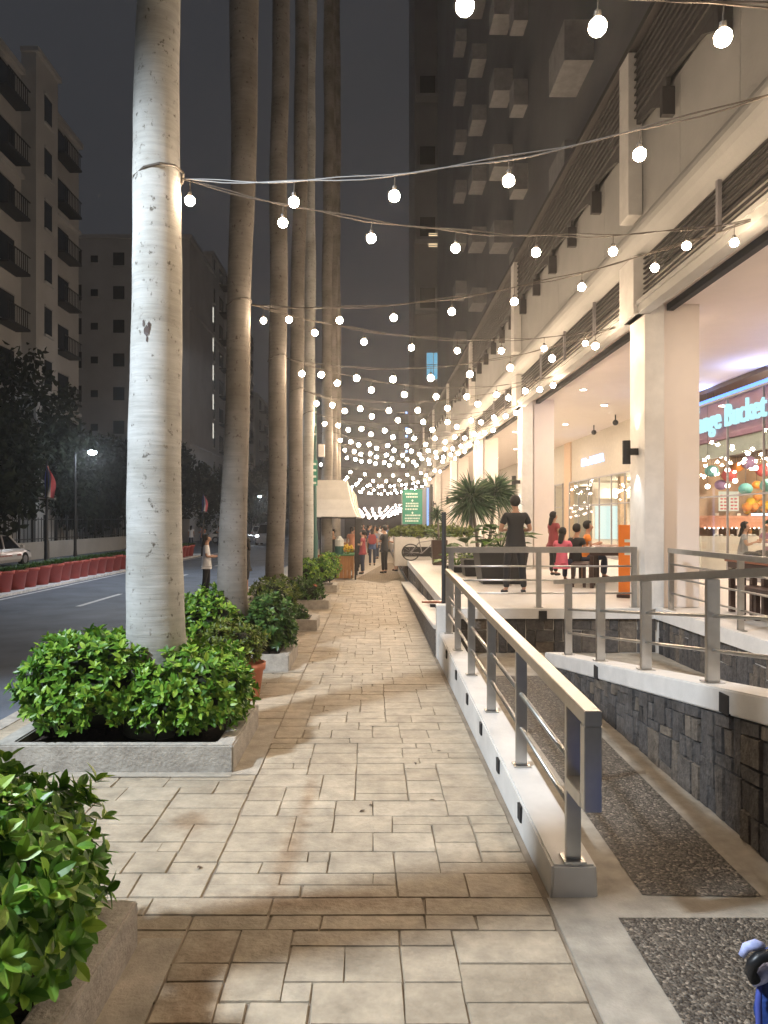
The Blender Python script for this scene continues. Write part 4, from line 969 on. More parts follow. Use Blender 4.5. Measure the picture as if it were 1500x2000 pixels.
# banner board, pole, stalls
gb = thing('banner_board', 'green banner board with white lettering behind the planter hedge', 'sign', (2.0, 28, ZT))
mb = MB(); mb.box(1.17, 1.97, 28, 28.06, 1.85, 3.2); mb.build('banner', M['signgreen'], gb); mb = MB(); mb.box(1.15, 1.18, 27.98, 28.08, 0, 3.3); mb.box(1.96, 1.99, 27.98, 28.08, 0, 3.3); mb.build('frame', M['post'], gb)
mb = MB(); rnd = random.Random(4)
for z in (3.0, 2.88, 2.62, 2.52, 2.40, 2.16, 2.04, 1.94):
    x = 1.27 + rnd.uniform(0, .08); 
    while x < 1.85 - rnd.uniform(0, .08): wv = rnd.uniform(.03, .055); mb.box(x, x + wv, 27.99, 27.998, z, z + .06); x += wv + .02
for z in (2.76, 2.28): mb.box(1.55, 1.59, 27.99, 27.998, z - .04, z + .05); mb.box(1.52, 1.62, 27.99, 27.998, z, z + .015)
mb.build('lettering', M['lettering'], gb)
bb = thing('blue_gate', 'tall blue-lit panel with dark post right of the green banner', 'panel', (2.3, 30, ZT))
mb = MB(); mb.box(2.1, 2.55, 30, 30.1, ZT, 3.4); mb.build('panel', M['tee_grey'], bb); mb = MB(); mb.box(2.28, 2.36, 29.97, 29.99, ZT, 3.35); mb.build('light_strip', emit('blue_strip', (.3, .5, 1), 1.2), bb); mb = MB(); mb.box(2.42, 2.52, 29.9, 30, ZT, 3.5); mb.build('post', M['black'], bb)
gp = thing('sign_post', 'dark green lamp post with cabinet and small plates beside the stall', 'post', (-1.83, 22.9, 0))
mb = MB(); mb.lathe([(.12, 0), (.12, .2), (.095, .25), (.09, 1.6), (.06, 1.7), (.055, 5.9), (.03, 6.0)], (-1.83, 22.9, 0), 14); mb.build('pole', M['teal'], gp, smooth=True)
mb = MB(); mb.box(-1.92, -1.74, 22.78, 22.79, 3.1, 3.9); mb.build('plate', M['signgreen'], gp)
mb = MB(); mb.box(-1.72, -1.52, 22.82, 23.02, 4.02, 4.42); mb.build('cabinet', M['white'], gp, bevel=.01)
mb = MB()
for z in (4.7, 5.0, 5.4, 3.15, 3.35, 3.55, 3.75): mb.box(-1.88, -1.78, 22.77, 22.778, z, z + .07)
mb.build('small_plate', M['lettering'], gp)
def stall(i, y0):
    n = ['nearest', 'second', 'third', 'farthest'][i]
    o = thing('market_stall', f'{n} market stall with tall cream canvas canopy on black posts', 'stall', (-1.3, y0, 0), group='market stalls along the pavement')
    y1 = y0 + 2.2; mb = MB()
    prof = [(2.12, 0), (2.35, .10), (2.7, .22), (3.1, .30), (3.36, .34)]
    base = len(mb.v); rings = []
    for z, ins in prof:
        rings.append([(-2.25 + ins * .8, y0 + ins, z), (-.52 - ins, y0 + ins, z), (-.52 - ins, y1 - ins, z), (-2.25 + ins * .8, y1 - ins, z)])
    for rg in rings: mb.v += rg
    for q in range(len(rings) - 1):
        for k in range(4): mb.f.append((q * 4 + k, q * 4 + (k + 1) % 4, (q + 1) * 4 + (k + 1) % 4, (q + 1) * 4 + k))
    q = (len(rings) - 1) * 4; mb.f.append((q, q + 1, q + 2, q + 3)); mb.build('canopy', M['canvas'], o)
    for (x, y) in ((-.56, y0 + .04), (-.56, y1 - .04), (-2.2, y0 + .04), (-2.2, y1 - .04)):
        mb = MB(); mb.box(x - .028, x + .028, y - .028, y + .028, 0, 2.11); mb.build('post', M['black'], o)
    mb = MB(); mb.bar((-2.2, y0 + .04, 2.08), (-.56, y0 + .04, 2.08), .04); mb.bar((-.56, y0 + .04, 2.08), (-.56, y1 - .04, 2.08), .04); mb.build('frame_bar', M['black'], o)
    c = MB()
    for k in range(7): c.box(-1.62 + k * .13, -1.62 + k * .13 + .12, y0 + .14, y0 + .17, .04, .80)
    for k in range(12): c.box(-.68, -.65, y0 + .18 + k * .15, y0 + .18 + k * .15 + .14, .04, .80)
    c.build('counter_front', M['wood'], o); c = MB(); c.box(-1.66, -.62, y0 + .1, y1 - .2, .80, .84); c.build('counter_top', M['cloth_green'] if i == 0 else M['wood'], o)
    if i == 0: lamp('POINT', 'stall_lamp', (-1.2, y0 + 1.1, 2.3), 12, (1, .78, .5), .1)
for i, y in enumerate((24.0, 28.2, 32.4, 36.6)): stall(i, y)
jg = thing('drink_dispenser', 'green based clear drink jug standing on the nearest stall counter', 'jug', (-1.12, 24.35, .84)); mb = MB(); mb.lathe([(.15, 0), (.16, .25), (.15, .28)], (-1.12, 24.35, .842), 14); mb.build('base', M['teal'], jg); mb = MB(); mb.lathe([(.15, 0), (.15, .2), (.06, .34)], (-1.12, 24.35, 1.122), 14); mb.build('jar', M['clear_plastic'], jg)
fl = thing('flower_bunch', 'bunch of yellow flowers on the nearest stall counter', 'flowers', (-.85, 24.3, .84)); mb = MB(); rnd = random.Random(2)
for i in range(16): mb.ball((-.82 + rnd.uniform(-.13, .13), 24.3 + rnd.uniform(-.08, .08), 1.0 + rnd.uniform(-.04, .16)), .05, 8, 5)
mb.build('blooms', M['yellow'], fl); mb = MB(); broad(mb, (-.85, 24.3, .85), 14, .2, 4); mb.build('leaves', M['leaf'], fl)
mb = MB(); mb.hexa([(-1.95, 23.6, .0), (-1.55, 23.6, .0), (-1.55, 24.0, .0), (-1.95, 24.0, .0), (-2.0, 23.55, .85), (-1.5, 23.55, .85), (-1.5, 24.05, .85), (-2.0, 24.05, .85)]); tag(mb.build('red_bin', M['redpot'], bevel=.02), 'faded red plastic bin between the green post and the stall', 'bin')

# ------------------------------------------------------------------ left side: median pots, flags, fence, car, trees, buildings
pot0 = None
rnd = random.Random(3)
for i in range(28):
    y = 19.7 + i * .80
    lab = f'big red planter pot on the median, {ORD[i]} in the row from the left'
    if pot0 is None:
        o = thing('red_pot', lab, 'flower pot', (-10.62, y, ZR + .07), group='red pots along the median')
        mb = MB(); mb.lathe([(.27, 0), (.34, .5), (.385, .52), (.39, .62), (.35, .62), (.34, .55), (.01, .55)], (0, 0, 0), 20); mb.build('pot', M['redpot'], o, world=False, smooth=True)
        mb = MB(); r2 = random.Random(8)
        for k in range(130):
            a = r2.uniform(0, 6.28); q = r2.uniform(0, .3); d = Vector((math.cos(a) * .6, math.sin(a) * .6, r2.uniform(.3, 1))); add_leaf(mb, (q * math.cos(a), q * math.sin(a), .58), d, (0, 0, 1), r2.uniform(.14, .24), .06, r2)
        mb.build('foliage', M['leafd'], o, world=False); pot0 = o
    else: dup(pot0, (-10.62 + rnd.uniform(-.03, .03), y, ZR + .07), rnd.uniform(0, 6), lab, rnd.uniform(.94, 1.04))
mb = MB(); r2 = random.Random(9)
for k in range(1500):
    x = r2.uniform(-12.1, -11.0); y = r2.uniform(19, 42); add_leaf(mb, (x, y, ZR + .1), (r2.uniform(-.7, .7), r2.uniform(-.7, .7), 1), (0, 1, 0), r2.uniform(.3, .62), .10, r2)
tag(mb.build('ground_cover', M['leafd']), 'low green strap-leaf plants behind the red pots on the median', 'ground cover', kind='stuff')
def flagpole(label, x, y, s=1.0):
    o = thing('flag_pole', label, 'flag', (x, y, ZR), group='flag poles on the median')
    mb = MB(); mb.lathe([(.16, 0), (.14, .5), (.09, .6), (.08, 1.3), (.045, 1.4), (.035, 4.0)], (0, 0, 0), 12); mb.build('pole', M['iron'], o, world=False, smooth=True)
    mb = MB(); mb.tube([(-.25, 0, 2.75), (.25, 0, 2.72)], .022, 6); mb.ball((-.25, 0, 2.75), .045, 8, 6); mb.ball((.25, 0, 2.72), .045, 8, 6); mb.build('cross_arm', M['post'], o, world=False)
    mb = MB(); mb.tube([(-.2, 0, 4.05), (.12, 0, 3.95)], .015, 6); mb.build('top_arm', M['iron'], o, world=False)
    def strip(x0, x1, c, nm):
        m_ = MB(); rows = 9; v = []
        for k in range(rows + 1):
            t = k / rows; z = 3.85 - 1.05 * t; wv = math.sin(min(1, t * 1.25 + .05) * math.pi * .62)
            for xx in (x0, (x0 + x1) / 2, x1): v.append((.02 + xx * wv * .9 + .04 * math.sin(3 * t), .05 * math.sin(xx * 22 + 4 * t), z - abs(xx) * .25))
        f = []
        for k in range(rows):
            for j in range(2): a = k * 3 + j; f.append((a, a + 1, a + 4, a + 3))
        m_.add(v, f); m_.build(nm, M[c], o, world=False, smooth=True)
    strip(-.13, 0, 'flagblue', 'blue_stripe'); strip(0, .11, 'flagwhite', 'white_stripe'); strip(.11, .25, 'flagred', 'red_stripe')
    o.scale = (s, s, s); return o
flagpole('blue, white and red flag on a slim pole in front of the pale wall', -11.35, 25.0, 1.05)
flagpole('distant flag on a pole seen between the first two visible palms', -9.9, 42.0, .95)
# pale wall with fence
fw = thing('boundary_wall', 'low pale wall across the road with a black iron fence on top', 'wall', (-18.2, 40, ZR))
mb = MB(); mb.box(-18.4, -18.15, 24, 53, ZR, .82); mb.build('wall', M['cream'], fw)
mb = MB()
for k in range(24 * 3):
    y = 24 + k * .4; mb.box(-18.29, -18.26, y, y + .03, .82, 2.15)
mb.build('fence_bars', M['iron'], fw)
mb = MB()
for k in range(21): y = 24 + k * 1.45; mb.box(-18.33, -18.22, y, y + .09, .82, 2.3)
mb.build('fence_posts', M['iron'], fw)
mb = MB(); mb.bar((-18.27, 24, 2.05), (-18.27, 53, 2.05), .05); mb.bar((-18.27, 24, .98), (-18.27, 53, .98), .05); mb.build('fence_rails', M['iron'], fw)
mb = MB(); mb.box(-18.55, -17.9, 53.05, 53.9, ZR, 2.2); mb.box(-18.62, -17.83, 53, 53.97, 2.2, 2.34); tag(mb.build('gate_pillar', M['cream']), 'pale square gate pillar at the far end of the fenced wall', 'pillar')
# cars
def car(label, loc, rz, paint, suv=False, lights=False, marks=False, group=None):
    o = thing('parked_car', label, 'car', loc, rz, group=group)
    L, W = (4.4, 1.72); H1 = .78 if not suv else .98; H2 = 1.48 if not suv else 1.82
    # body as lofted sections along x (front +x)
    xs = [-2.2, -2.12, -1.6, -.8, 0, .8, 1.5, 2.05, 2.2]; top = [.62, .84, .9, .86, .84, .84, .80, .66, .5]
    if suv: top = [.8, 1.05, 1.08, 1.05, 1.02, 1.02, .98, .9, .65]
    mb = MB(); n = 10
    for x, t in zip(xs, top):
        e = .82 if abs(x) > 2.1 else (.95 if abs(x) > 1.9 else 1)
        w_ = W / 2 * e
        sec = [(-w_ * .9, .22), (-w_, .36), (-w_, t * .62), (-w_ * .97, t * .88), (-w_ * .86, t), (w_ * .86, t), (w_ * .97, t * .88), (w_, t * .62), (w_, .36), (w_ * .9, .22)]
        mb.v += [(x, y, z) for y, z in sec]
    for i in range(len(xs) - 1):
        for k in range(n): a = i * n + k; b_ = i * n + (k + 1) % n; mb.f.append((a, b_, b_ + n, a + n))
    mb.f.append(tuple(reversed(range(n)))); mb.f.append(tuple(range((len(xs) - 1) * n, len(xs) * n)))
    mb.build('body', M[paint], o, world=False, smooth=False, bevel=0, fix=True)
    x0, x1, x2, x3 = (-1.75, -1.15, .25, 1.05) if not suv else (-2.1, -1.85, .45, 1.15)
    zb = (.85 if not suv else 1.03)
    w0, w1 = W / 2 * .88, W / 2 * .72
    mb = MB(); mb.hexa([(x0, -w0, zb), (x3, -w0, zb - .03), (x3, w0, zb - .03), (x0, w0, zb), (x1, -w1, H2 - .05), (x2, -w1, H2 - .05), (x2, w1, H2 - .05), (x1, w1, H2 - .05)]); mb.build('windows', M['carglass'], o, world=False, bevel=.03)
    mb = MB(); mb.hexa([(x1 - .06, -w1 - .03, H2 - .07), (x2 + .06, -w1 - .03, H2 - .07), (x2 + .06, w1 + .03, H2 - .07), (x1 - .06, w1 + .03, H2 - .07), (x1 + .1, -w1 + .1, H2), (x2 - .1, -w1 + .1, H2), (x2 - .1, w1 - .1, H2), (x1 + .1, w1 - .1, H2)])
    for s in (-1, 1):
        for (a, b_) in (((x0 - .02, s * (w0 + .012), zb), (x1, s * (w1 + .02), H2 - .05)), ((x3 + .02, s * (w0 + .012), zb - .03), (x2, s * (w1 + .02), H2 - .05)), ((-.4, s * (w0 + .012), zb), (-.4, s * (w1 + .02), H2 - .05))): mb.bar(a, b_, .06, .05)
    mb.build('roof', M[paint], o, world=False)
    for x in (-1.35, 1.35):
        for s in (-1, 1):
            mb = MB(); mb.tube([(x, s * (W / 2 - .2), .32), (x, s * (W / 2 + .005), .32)], .32, 20); wv = mb.build('wheel', M['rubber'], o, world=False)
            mb = MB(); mb.tube([(x, s * (W / 2 - .05), .32), (x, s * (W / 2 + .012), .32)], .19, 12); mb.build('rim', M['chrome'], wv, world=False)
    for s in (-1, 1):
        mb = MB(); mb.ball((2.10, s * .62, .62 if not suv else .8), .12, 12, 8, (.5, 1.2, .7)); mb.build('headlight', emit('headlight_glow', (.9, .95, 1), 40) if lights else M['chrome'], o, world=False)
        mb = MB(); mb.box(-2.19, -2.12, s * .7 - .12, s * .7 + .12, .66, .82); mb.build('tail_light', M['redpot'], o, world=False)
        mb = MB(); mb.box(.75, .9, s * .98 - .07, s * .98 + .07, zb + .02, zb + .14); mb.build('wing_mirror', M[paint], o, world=False)
    if marks:
        mb = MB()
        for s in (-1, 1):
            for q in range(9): mb.box(-.9 + q * .12, -.82 + q * .12, s * .864 - .002, s * .864 + .002, .50, .57)
            for q in range(4): mb.box(.6 + q * .1, .67 + q * .1, s * .864 - .002, s * .864 + .002, .50, .58)
        mb.build('side_lettering', M['redpot'], o, world=False)
        mb = MB(); mb.box(-.25, .15, -.28, .28, H2, H2 + .12); mb.build('roof_light', M['clear_plastic'], o, world=False)
    return o
car('white taxi saloon with red side lettering parked by the fenced wall', (-17.0, 32.0, ZR), R(90), 'carwhite', marks=True)
car('dark off-road car with bright headlights coming up the far road', (-9.0, 62, ZR), R(-90), 'tee_grey', suv=True, lights=True)
car('white car standing crosswise far down the road behind the woman', (-12.9, 66, ZR), R(0), 'carwhite')
car('silver car parked in the far background beside the fence', (-12.4, 80, ZR), R(90), 'carwhite')
# street lamps
def street_lamp(label, x, y, h, arm, power, col=COOL, size=.2):
    o = thing('street_lamp', label, 'street lamp', (x, y, ZR), group='street lamps along the road')
    mb = MB(); mb.lathe([(.12, 0), (.09, .4), (.05, h)], (0, 0, 0), 10); mb.build('pole', M['iron'], o, world=False)
    mb = MB(); mb.tube([(0, 0, h - .1), (arm * .5, 0, h + .12), (arm, 0, h + .05)], .035, 6); mb.build('arm', M['iron'], o, world=False)
    mb = MB(); mb.box(arm - .3, arm + .3, -.14, .14, h + .05, h + .16); hd = mb.build('lamp_head', M['iron'], o, world=False)
    mb = MB(); mb.ball((arm, 0, h), size, 14, 8, (1.25, 1, .75)); mb.build('lamp_glass', emit('street_glow', (.78, .92, 1), 55), hd, world=False, smooth=True)
    lamp('POINT', 'street_lamp_light', (x + arm, y, ZR + h - .35), power, col, .2)
street_lamp('street lamp with bright bluish light among the dark trees', -17.4, 42, 6.1, 1.0, 260)
street_lamp('far street lamp between the first two visible palms', -19.5, 80, 5.6, 1.6, 260, size=.25)
street_lamp('small distant street lamp between the second and third visible palms', -15.5, 92, 5.2, 1.0, 260, size=.2)
for x, y in ((-10.0, 33), (-9.6, 52), (-9.2, 74)): lamp('SPOT', 'road_fill', (x, y, 9.5), 420, COOL, .3, (-12.5, y, 0), 150, .6)  # added fills hidden behind palm trunks to brighten the road and blocks
# trees
def leafy_tree(label, x, y, h, r, seed, name='dark_tree', z0=1.7, n=11000):
    o = thing(name, label, 'tree', (x, y, ZR), group='dark trees behind the fence')
    rn = random.Random(seed); mb = MB(); tips = []
    mb.tube([(0, 0, 0), (rn.uniform(-.2, .2), 0, h * .3), (rn.uniform(-.3, .3), rn.uniform(-.3, .3), h * .6)], [.22, .17, .1], 8)
    for k in range(9):
        a = k * 2.4; e = rn.uniform(.2, 1.1); s = Vector((0, 0, h * rn.uniform(.22, .5))); d = Vector((math.cos(a) * math.cos(e), math.sin(a) * math.cos(e), math.sin(e) * 1.2)); t = s + d * r * rn.uniform(.6, .95)
        mb.tube([s, s.lerp(t, .5) + Vector((0, 0, .2)), t], [.09, .05, .02], 5); tips.append(t)
    mb.build('trunk', M['bark2'], o, world=False)
    cl = [Vector((rn.gauss(0, r * .5), rn.gauss(0, r * .5), rn.uniform(z0 + .6, h * .92))) for _ in range(26)] + tips
    mb = MB()
    for k in range(n):
        c = rn.choice(cl); p = c + rand_dir(rn) * r * .42 * rn.random() ** .4; L = rn.uniform(.3, .55)
        if p.z < z0 * .6: continue
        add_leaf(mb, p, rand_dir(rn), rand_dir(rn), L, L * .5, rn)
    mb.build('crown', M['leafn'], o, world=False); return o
t1 = leafy_tree('big dark tree at the left edge behind the fence', -20.8, 36, 10.6, 3.8, 1)
t2 = leafy_tree('broad dark tree behind the fence right of the flag', -21.3, 46, 8.6, 3.5, 2)
t3 = leafy_tree('dark tree beyond the gate pillar next to the pale palm', -20.5, 57, 8.0, 3.6, 3)
for k, (x, y, s, rz, src, lab) in enumerate([(-22.3, 41, 1.05, 2, t2, 'dark tree filling the gap behind the bright street lamp'), (-22.5, 31, 1.1, 1, t3, 'dark tree cut by the left frame edge above the taxi'), (-24.5, 50, 1.15, 4, t3, 'dark tree in front of the recessed apartment block'),
                                             (-19.5, 66, 1.0, 3, t2, 'dark tree below the balconies between the first two visible palms'), (-18.5, 76, .95, 5, t3, 'distant dark tree behind the far flag'), (-17.5, 88, 1.0, 1, t2, 'farther dark tree along the road'),
                                             (-16.5, 102, 1.1, 2, t3, 'dark tree far down the road above the headlights'), (-13.5, 120, 1.3, 2, t2, 'dark tree closing the end of the road'), (-6.5, 125, 1.3, 3, t3, 'dark tree behind the farthest stalls'), (-1, 130, 1.2, 1, t2, 'dark tree behind the far bulb cluster')]):
    dup(src, (x, y, ZR), rz, lab, s)
# apartment blocks on the left
def block(label, x0, x1, y0, y1, h, side_x=None, cols_side=(), front=False, cols_front=(), fl=3.3, z0=3.2, step=0, balc=True, bays=()):
    o = thing('apartment_block', label, 'building', ((x0 + x1) / 2, (y0 + y1) / 2, ZR), group='apartment blocks across the road')
    mb = MB(); mb.box(x0, x1, y0, y1, ZR, h); mb.box(x0 - .25, x1 + .25, y0 - .25, y1 + .25, h, h + .35)
    for (a, b_, dh, pr) in bays: mb.box(x1 + .001, x1 + pr, a, b_, ZR, h + dh); mb.box(x1 + .001, x1 + pr + .2, a - .15, b_ + .15, h + dh, h + dh + .3)
    for q in (z0 + fl * 1.9, z0 + fl * 5.9):
        if q < h: mb.box(x1 + .001, x1 + .22, y0, y1, q, q + .22)
    mb.build('wall', M['apt'], o)
    z = z0
    while z + 1.9 < h:
        for (a, wv, pr) in cols_side:
            m_ = MB(); X = x1 + pr; m_.box(X - .3, X + .03, a, a + wv, z + .5, z + 2.2); wn = m_.build('window', M['aptwin'], o)
            m_ = MB(); m_.box(X + .031, X + .16, a - .12, a + wv + .12, z + .35, z + .48); m_.build('sill', M['apt'], wn); m_ = MB(); m_.box(X + .031, X + .12, a - .08, a + wv + .08, z + 2.22, z + 2.34); m_.build('lintel', M['apt'], wn)
            if balc and wv > 1.6:
                m_ = MB(); m_.box(X + .031, X + .9, a - .2, a + wv + .2, z + .12, z + .26)
                for q in range(int(wv / .25) + 2): m_.box(X + .86, X + .9, a - .2 + q * .25, a - .17 + q * .25, z + .26, z + 1.2)
                m_.box(X + .85, X + .91, a - .2, a + wv + .2, z + 1.2, z + 1.26); m_.build('balcony', M['iron'], wn)
        for (a, wv, hh) in cols_front:
            m_ = MB(); m_.box(a, a + wv, y0 - .03, y0 + .2, z + 1.3 - hh / 2, z + 1.3 + hh / 2); wn = m_.build('window', M['aptwin'], o)
            m_ = MB(); m_.box(a - .1, a + wv + .1, y0 - .16, y0 - .031, z + 1.18 - hh / 2, z + 1.29 - hh / 2); m_.build('sill', M['apt'], wn)
        z += fl
    return o
block('tall pale apartment block at the left edge with stepped roofline', -34, -21.3, 24, 52, 29.0, cols_side=[(26.5, 1.2, 0), (30, 2.2, 0), (35.2, 1.0, .9), (40.4, 2.2, 0), (44.6, 1.0, .9), (47.8, 2.4, 0)],
      bays=[(34, 37.5, 1.6, .9), (43.5, 46.5, 1.4, .9)])
block('recessed apartment block facing the camera behind the pale palm', -31, -17.9, 70.3, 80, 29.6, cols_front=[(-27.6, .7, .7), (-25.4, 1.1, 1.3), (-29.8, 1.3, 1.6), (-22.6, .7, .7), (-20.6, 1.1, 1.3)])
block('apartment block with balconies seen between the first two visible palms', -32, -18.1, 81, 92, 32.0, cols_side=[(81.8, .6, 0), (84.8, 2.2, 0), (88.8, 2.0, .7)], bays=[(88, 91.5, -1.5, .7)])
block('farther apartment block with lower roof behind the third palm', -32, -18.3, 92.5, 110, 29.0, cols_side=[(94, 2.0, 0), (98.5, 2.2, .7), (103, 2.0, 0)], bays=[(97.5, 101.5, 1.2, .7)])
block('low apartment block far down the road in darkness', -30, -18.6, 114, 150, 22.0, cols_side=[(118, 2, 0), (126, 2, 0), (134, 2, 0)])
# tower behind the podium on the right
tb = thing('apartment_tower', 'tall dark apartment tower rising above the arcade with small lit windows', 'building', (9, 40, 9))
mb = MB(); mb.box(6.0, 20, 13, 66, 9.17, 66); mb.box(3.9, 20, 66.05, 76, ZR, 70); mb.build('wall', M['tower'], tb)
for (yy, wv, d, hh, z0, fl, n) in ((37.6, 1.6, .75, .8, 10.2, 3.2, 14), (30.6, 1.3, .8, .95, 10.6, 3.25, 12), (27.6, .9, .55, 1.0, 11.5, 3.25, 10), (19.4, 1.7, .8, 1.1, 11.2, 3.25, 5), (45.5, 1.6, .7, .8, 10, 3.2, 15)):
    for k in range(n):
        m_ = MB(); z = z0 + k * fl; m_.box(6 - d, 5.999, yy, yy + wv, z, z + hh); m_.build('utility_ledge', M['towerlight'], tb)
for (x0, x1, z, nm) in ((4.4, 6.6, 34, 0), (4.4, 6.6, 40.5, 0), (4.4, 6.6, 27.5, 0), (4.4, 6.6, 21, 0)):
    m_ = MB(); m_.box(3.95, 6.0, 65.0, 66.04, z, z + .25); m_.box(3.95, 4.1, 65.0, 66.04, z + .25, z + 2.4); m_.build('balcony', M['tower'], tb)
    m_ = MB(); m_.box(4.4, 5.8, 65.96, 66.045, z + .4, z + 2.4); m_.build('window', M['aptwin'], tb)
m_ = MB(); m_.box(5.02, 6.25, 65.95, 66.04, 15.0, 17.4); b0 = m_.build('lit_window', emit('blue_room_glow', (.13, .42, .62), .9), tb)
m_ = MB(); m_.box(6.35, 7.7, 65.95, 66.04, 15.9, 17.35); m_.build('lit_window', emit('dim_blinds', (.15, .3, .38), .45), tb)
m_ = MB()
for k in range(7): m_.box(6.35, 7.7, 65.93, 65.94, 15.95 + k * .2, 16.03 + k * .2)
m_.box(5.6, 5.66, 65.93, 65.94, 15, 17.4); m_.box(5.02, 6.25, 65.93, 65.94, 16.3, 16.36); m_.build('window_blind', M['tower'], tb)
m_ = MB(); m_.box(5.2, 6.3, 65.95, 66.04, 27.2, 28.4); m_.build('lit_window', emit('warm_blinds', (1, .75, .45), 1.1), tb)
m_ = MB()
for k in range(6): m_.box(5.2, 6.3, 65.93, 65.94, 27.25 + k * .2, 27.34 + k * .2)
m_.build('window_blind', M['tower'], tb)
l3 = [o for o in bpy.data.objects if str(o.get('label', '')).startswith('apartment block with balconies')][0]
lw = emit('lit_stairwell', (.95, .92, .8), .9)
for z_ in (14.6, 17.9, 21.2, 24.5, 11.3):
    m_ = MB(); m_.box(-18.12, -18.06, 81.35, 81.65, z_, z_ + 1.7); m_.build('lit_window', lw, l3)
fb = thing('distant_tower', 'very distant dark tower with a column of tiny blue lights', 'building', (8, 190, 0))
mb = MB(); mb.box(7, 12, 190, 196, ZR, 30); mb.build('wall', M['tower'], fb); mb = MB()
for z in (20, 21.5, 24, 26, 30.2): mb.box(8.8, 9.3, 189.8, 189.9, z, z + .5)
mb.build('beacon_light', emit('beacon', (.3, .5, 1), 4), fb)
mb = MB(); mb.box(-7, 4.5, 78, 82, ZR, 7.5); eb = thing('end_building', 'dim low building closing the view behind the far bulbs', 'building', (0, 80, 0)); mb.build('wall', M['tower'], eb)
mb = MB(); mb.box(-3, 3.2, 77.9, 77.99, ZR, 2.6); mb.build('entrance', M['dark'], eb)

# ------------------------------------------------------------------ people
def skin_obj(name, verts, edges, m, parent, root=0, sub=2):
    me = bpy.data.meshes.new(name); me.from_pydata([v[0] for v in verts], edges, []); me.materials.append(m)
    o = bpy.data.objects.new(name, me); COL.objects.link(o); o.parent = parent
    md = o.modifiers.new('skin', 'SKIN'); md.use_smooth_shade = True; md.branch_smoothing = .6
    if not me.skin_vertices: bpy.context.view_layer.update()
    sv = me.skin_vertices[0].data if me.skin_vertices else None
    if sv is None:
        bm = bmesh.new(); bm.from_mesh(me); bm.verts.layers.skin.verify(); bm.to_mesh(me); bm.free(); sv = me.skin_vertices[0].data
    for i, v in enumerate(verts):
        r = v[1]; sv[i].radius = r if isinstance(r, tuple) else (r, r); sv[i].use_root = (i == root)
    s = o.modifiers.new('sub', 'SUBSURF'); s.levels = sub; s.render_levels = sub
    BAKE.append(('mod', o)); return o
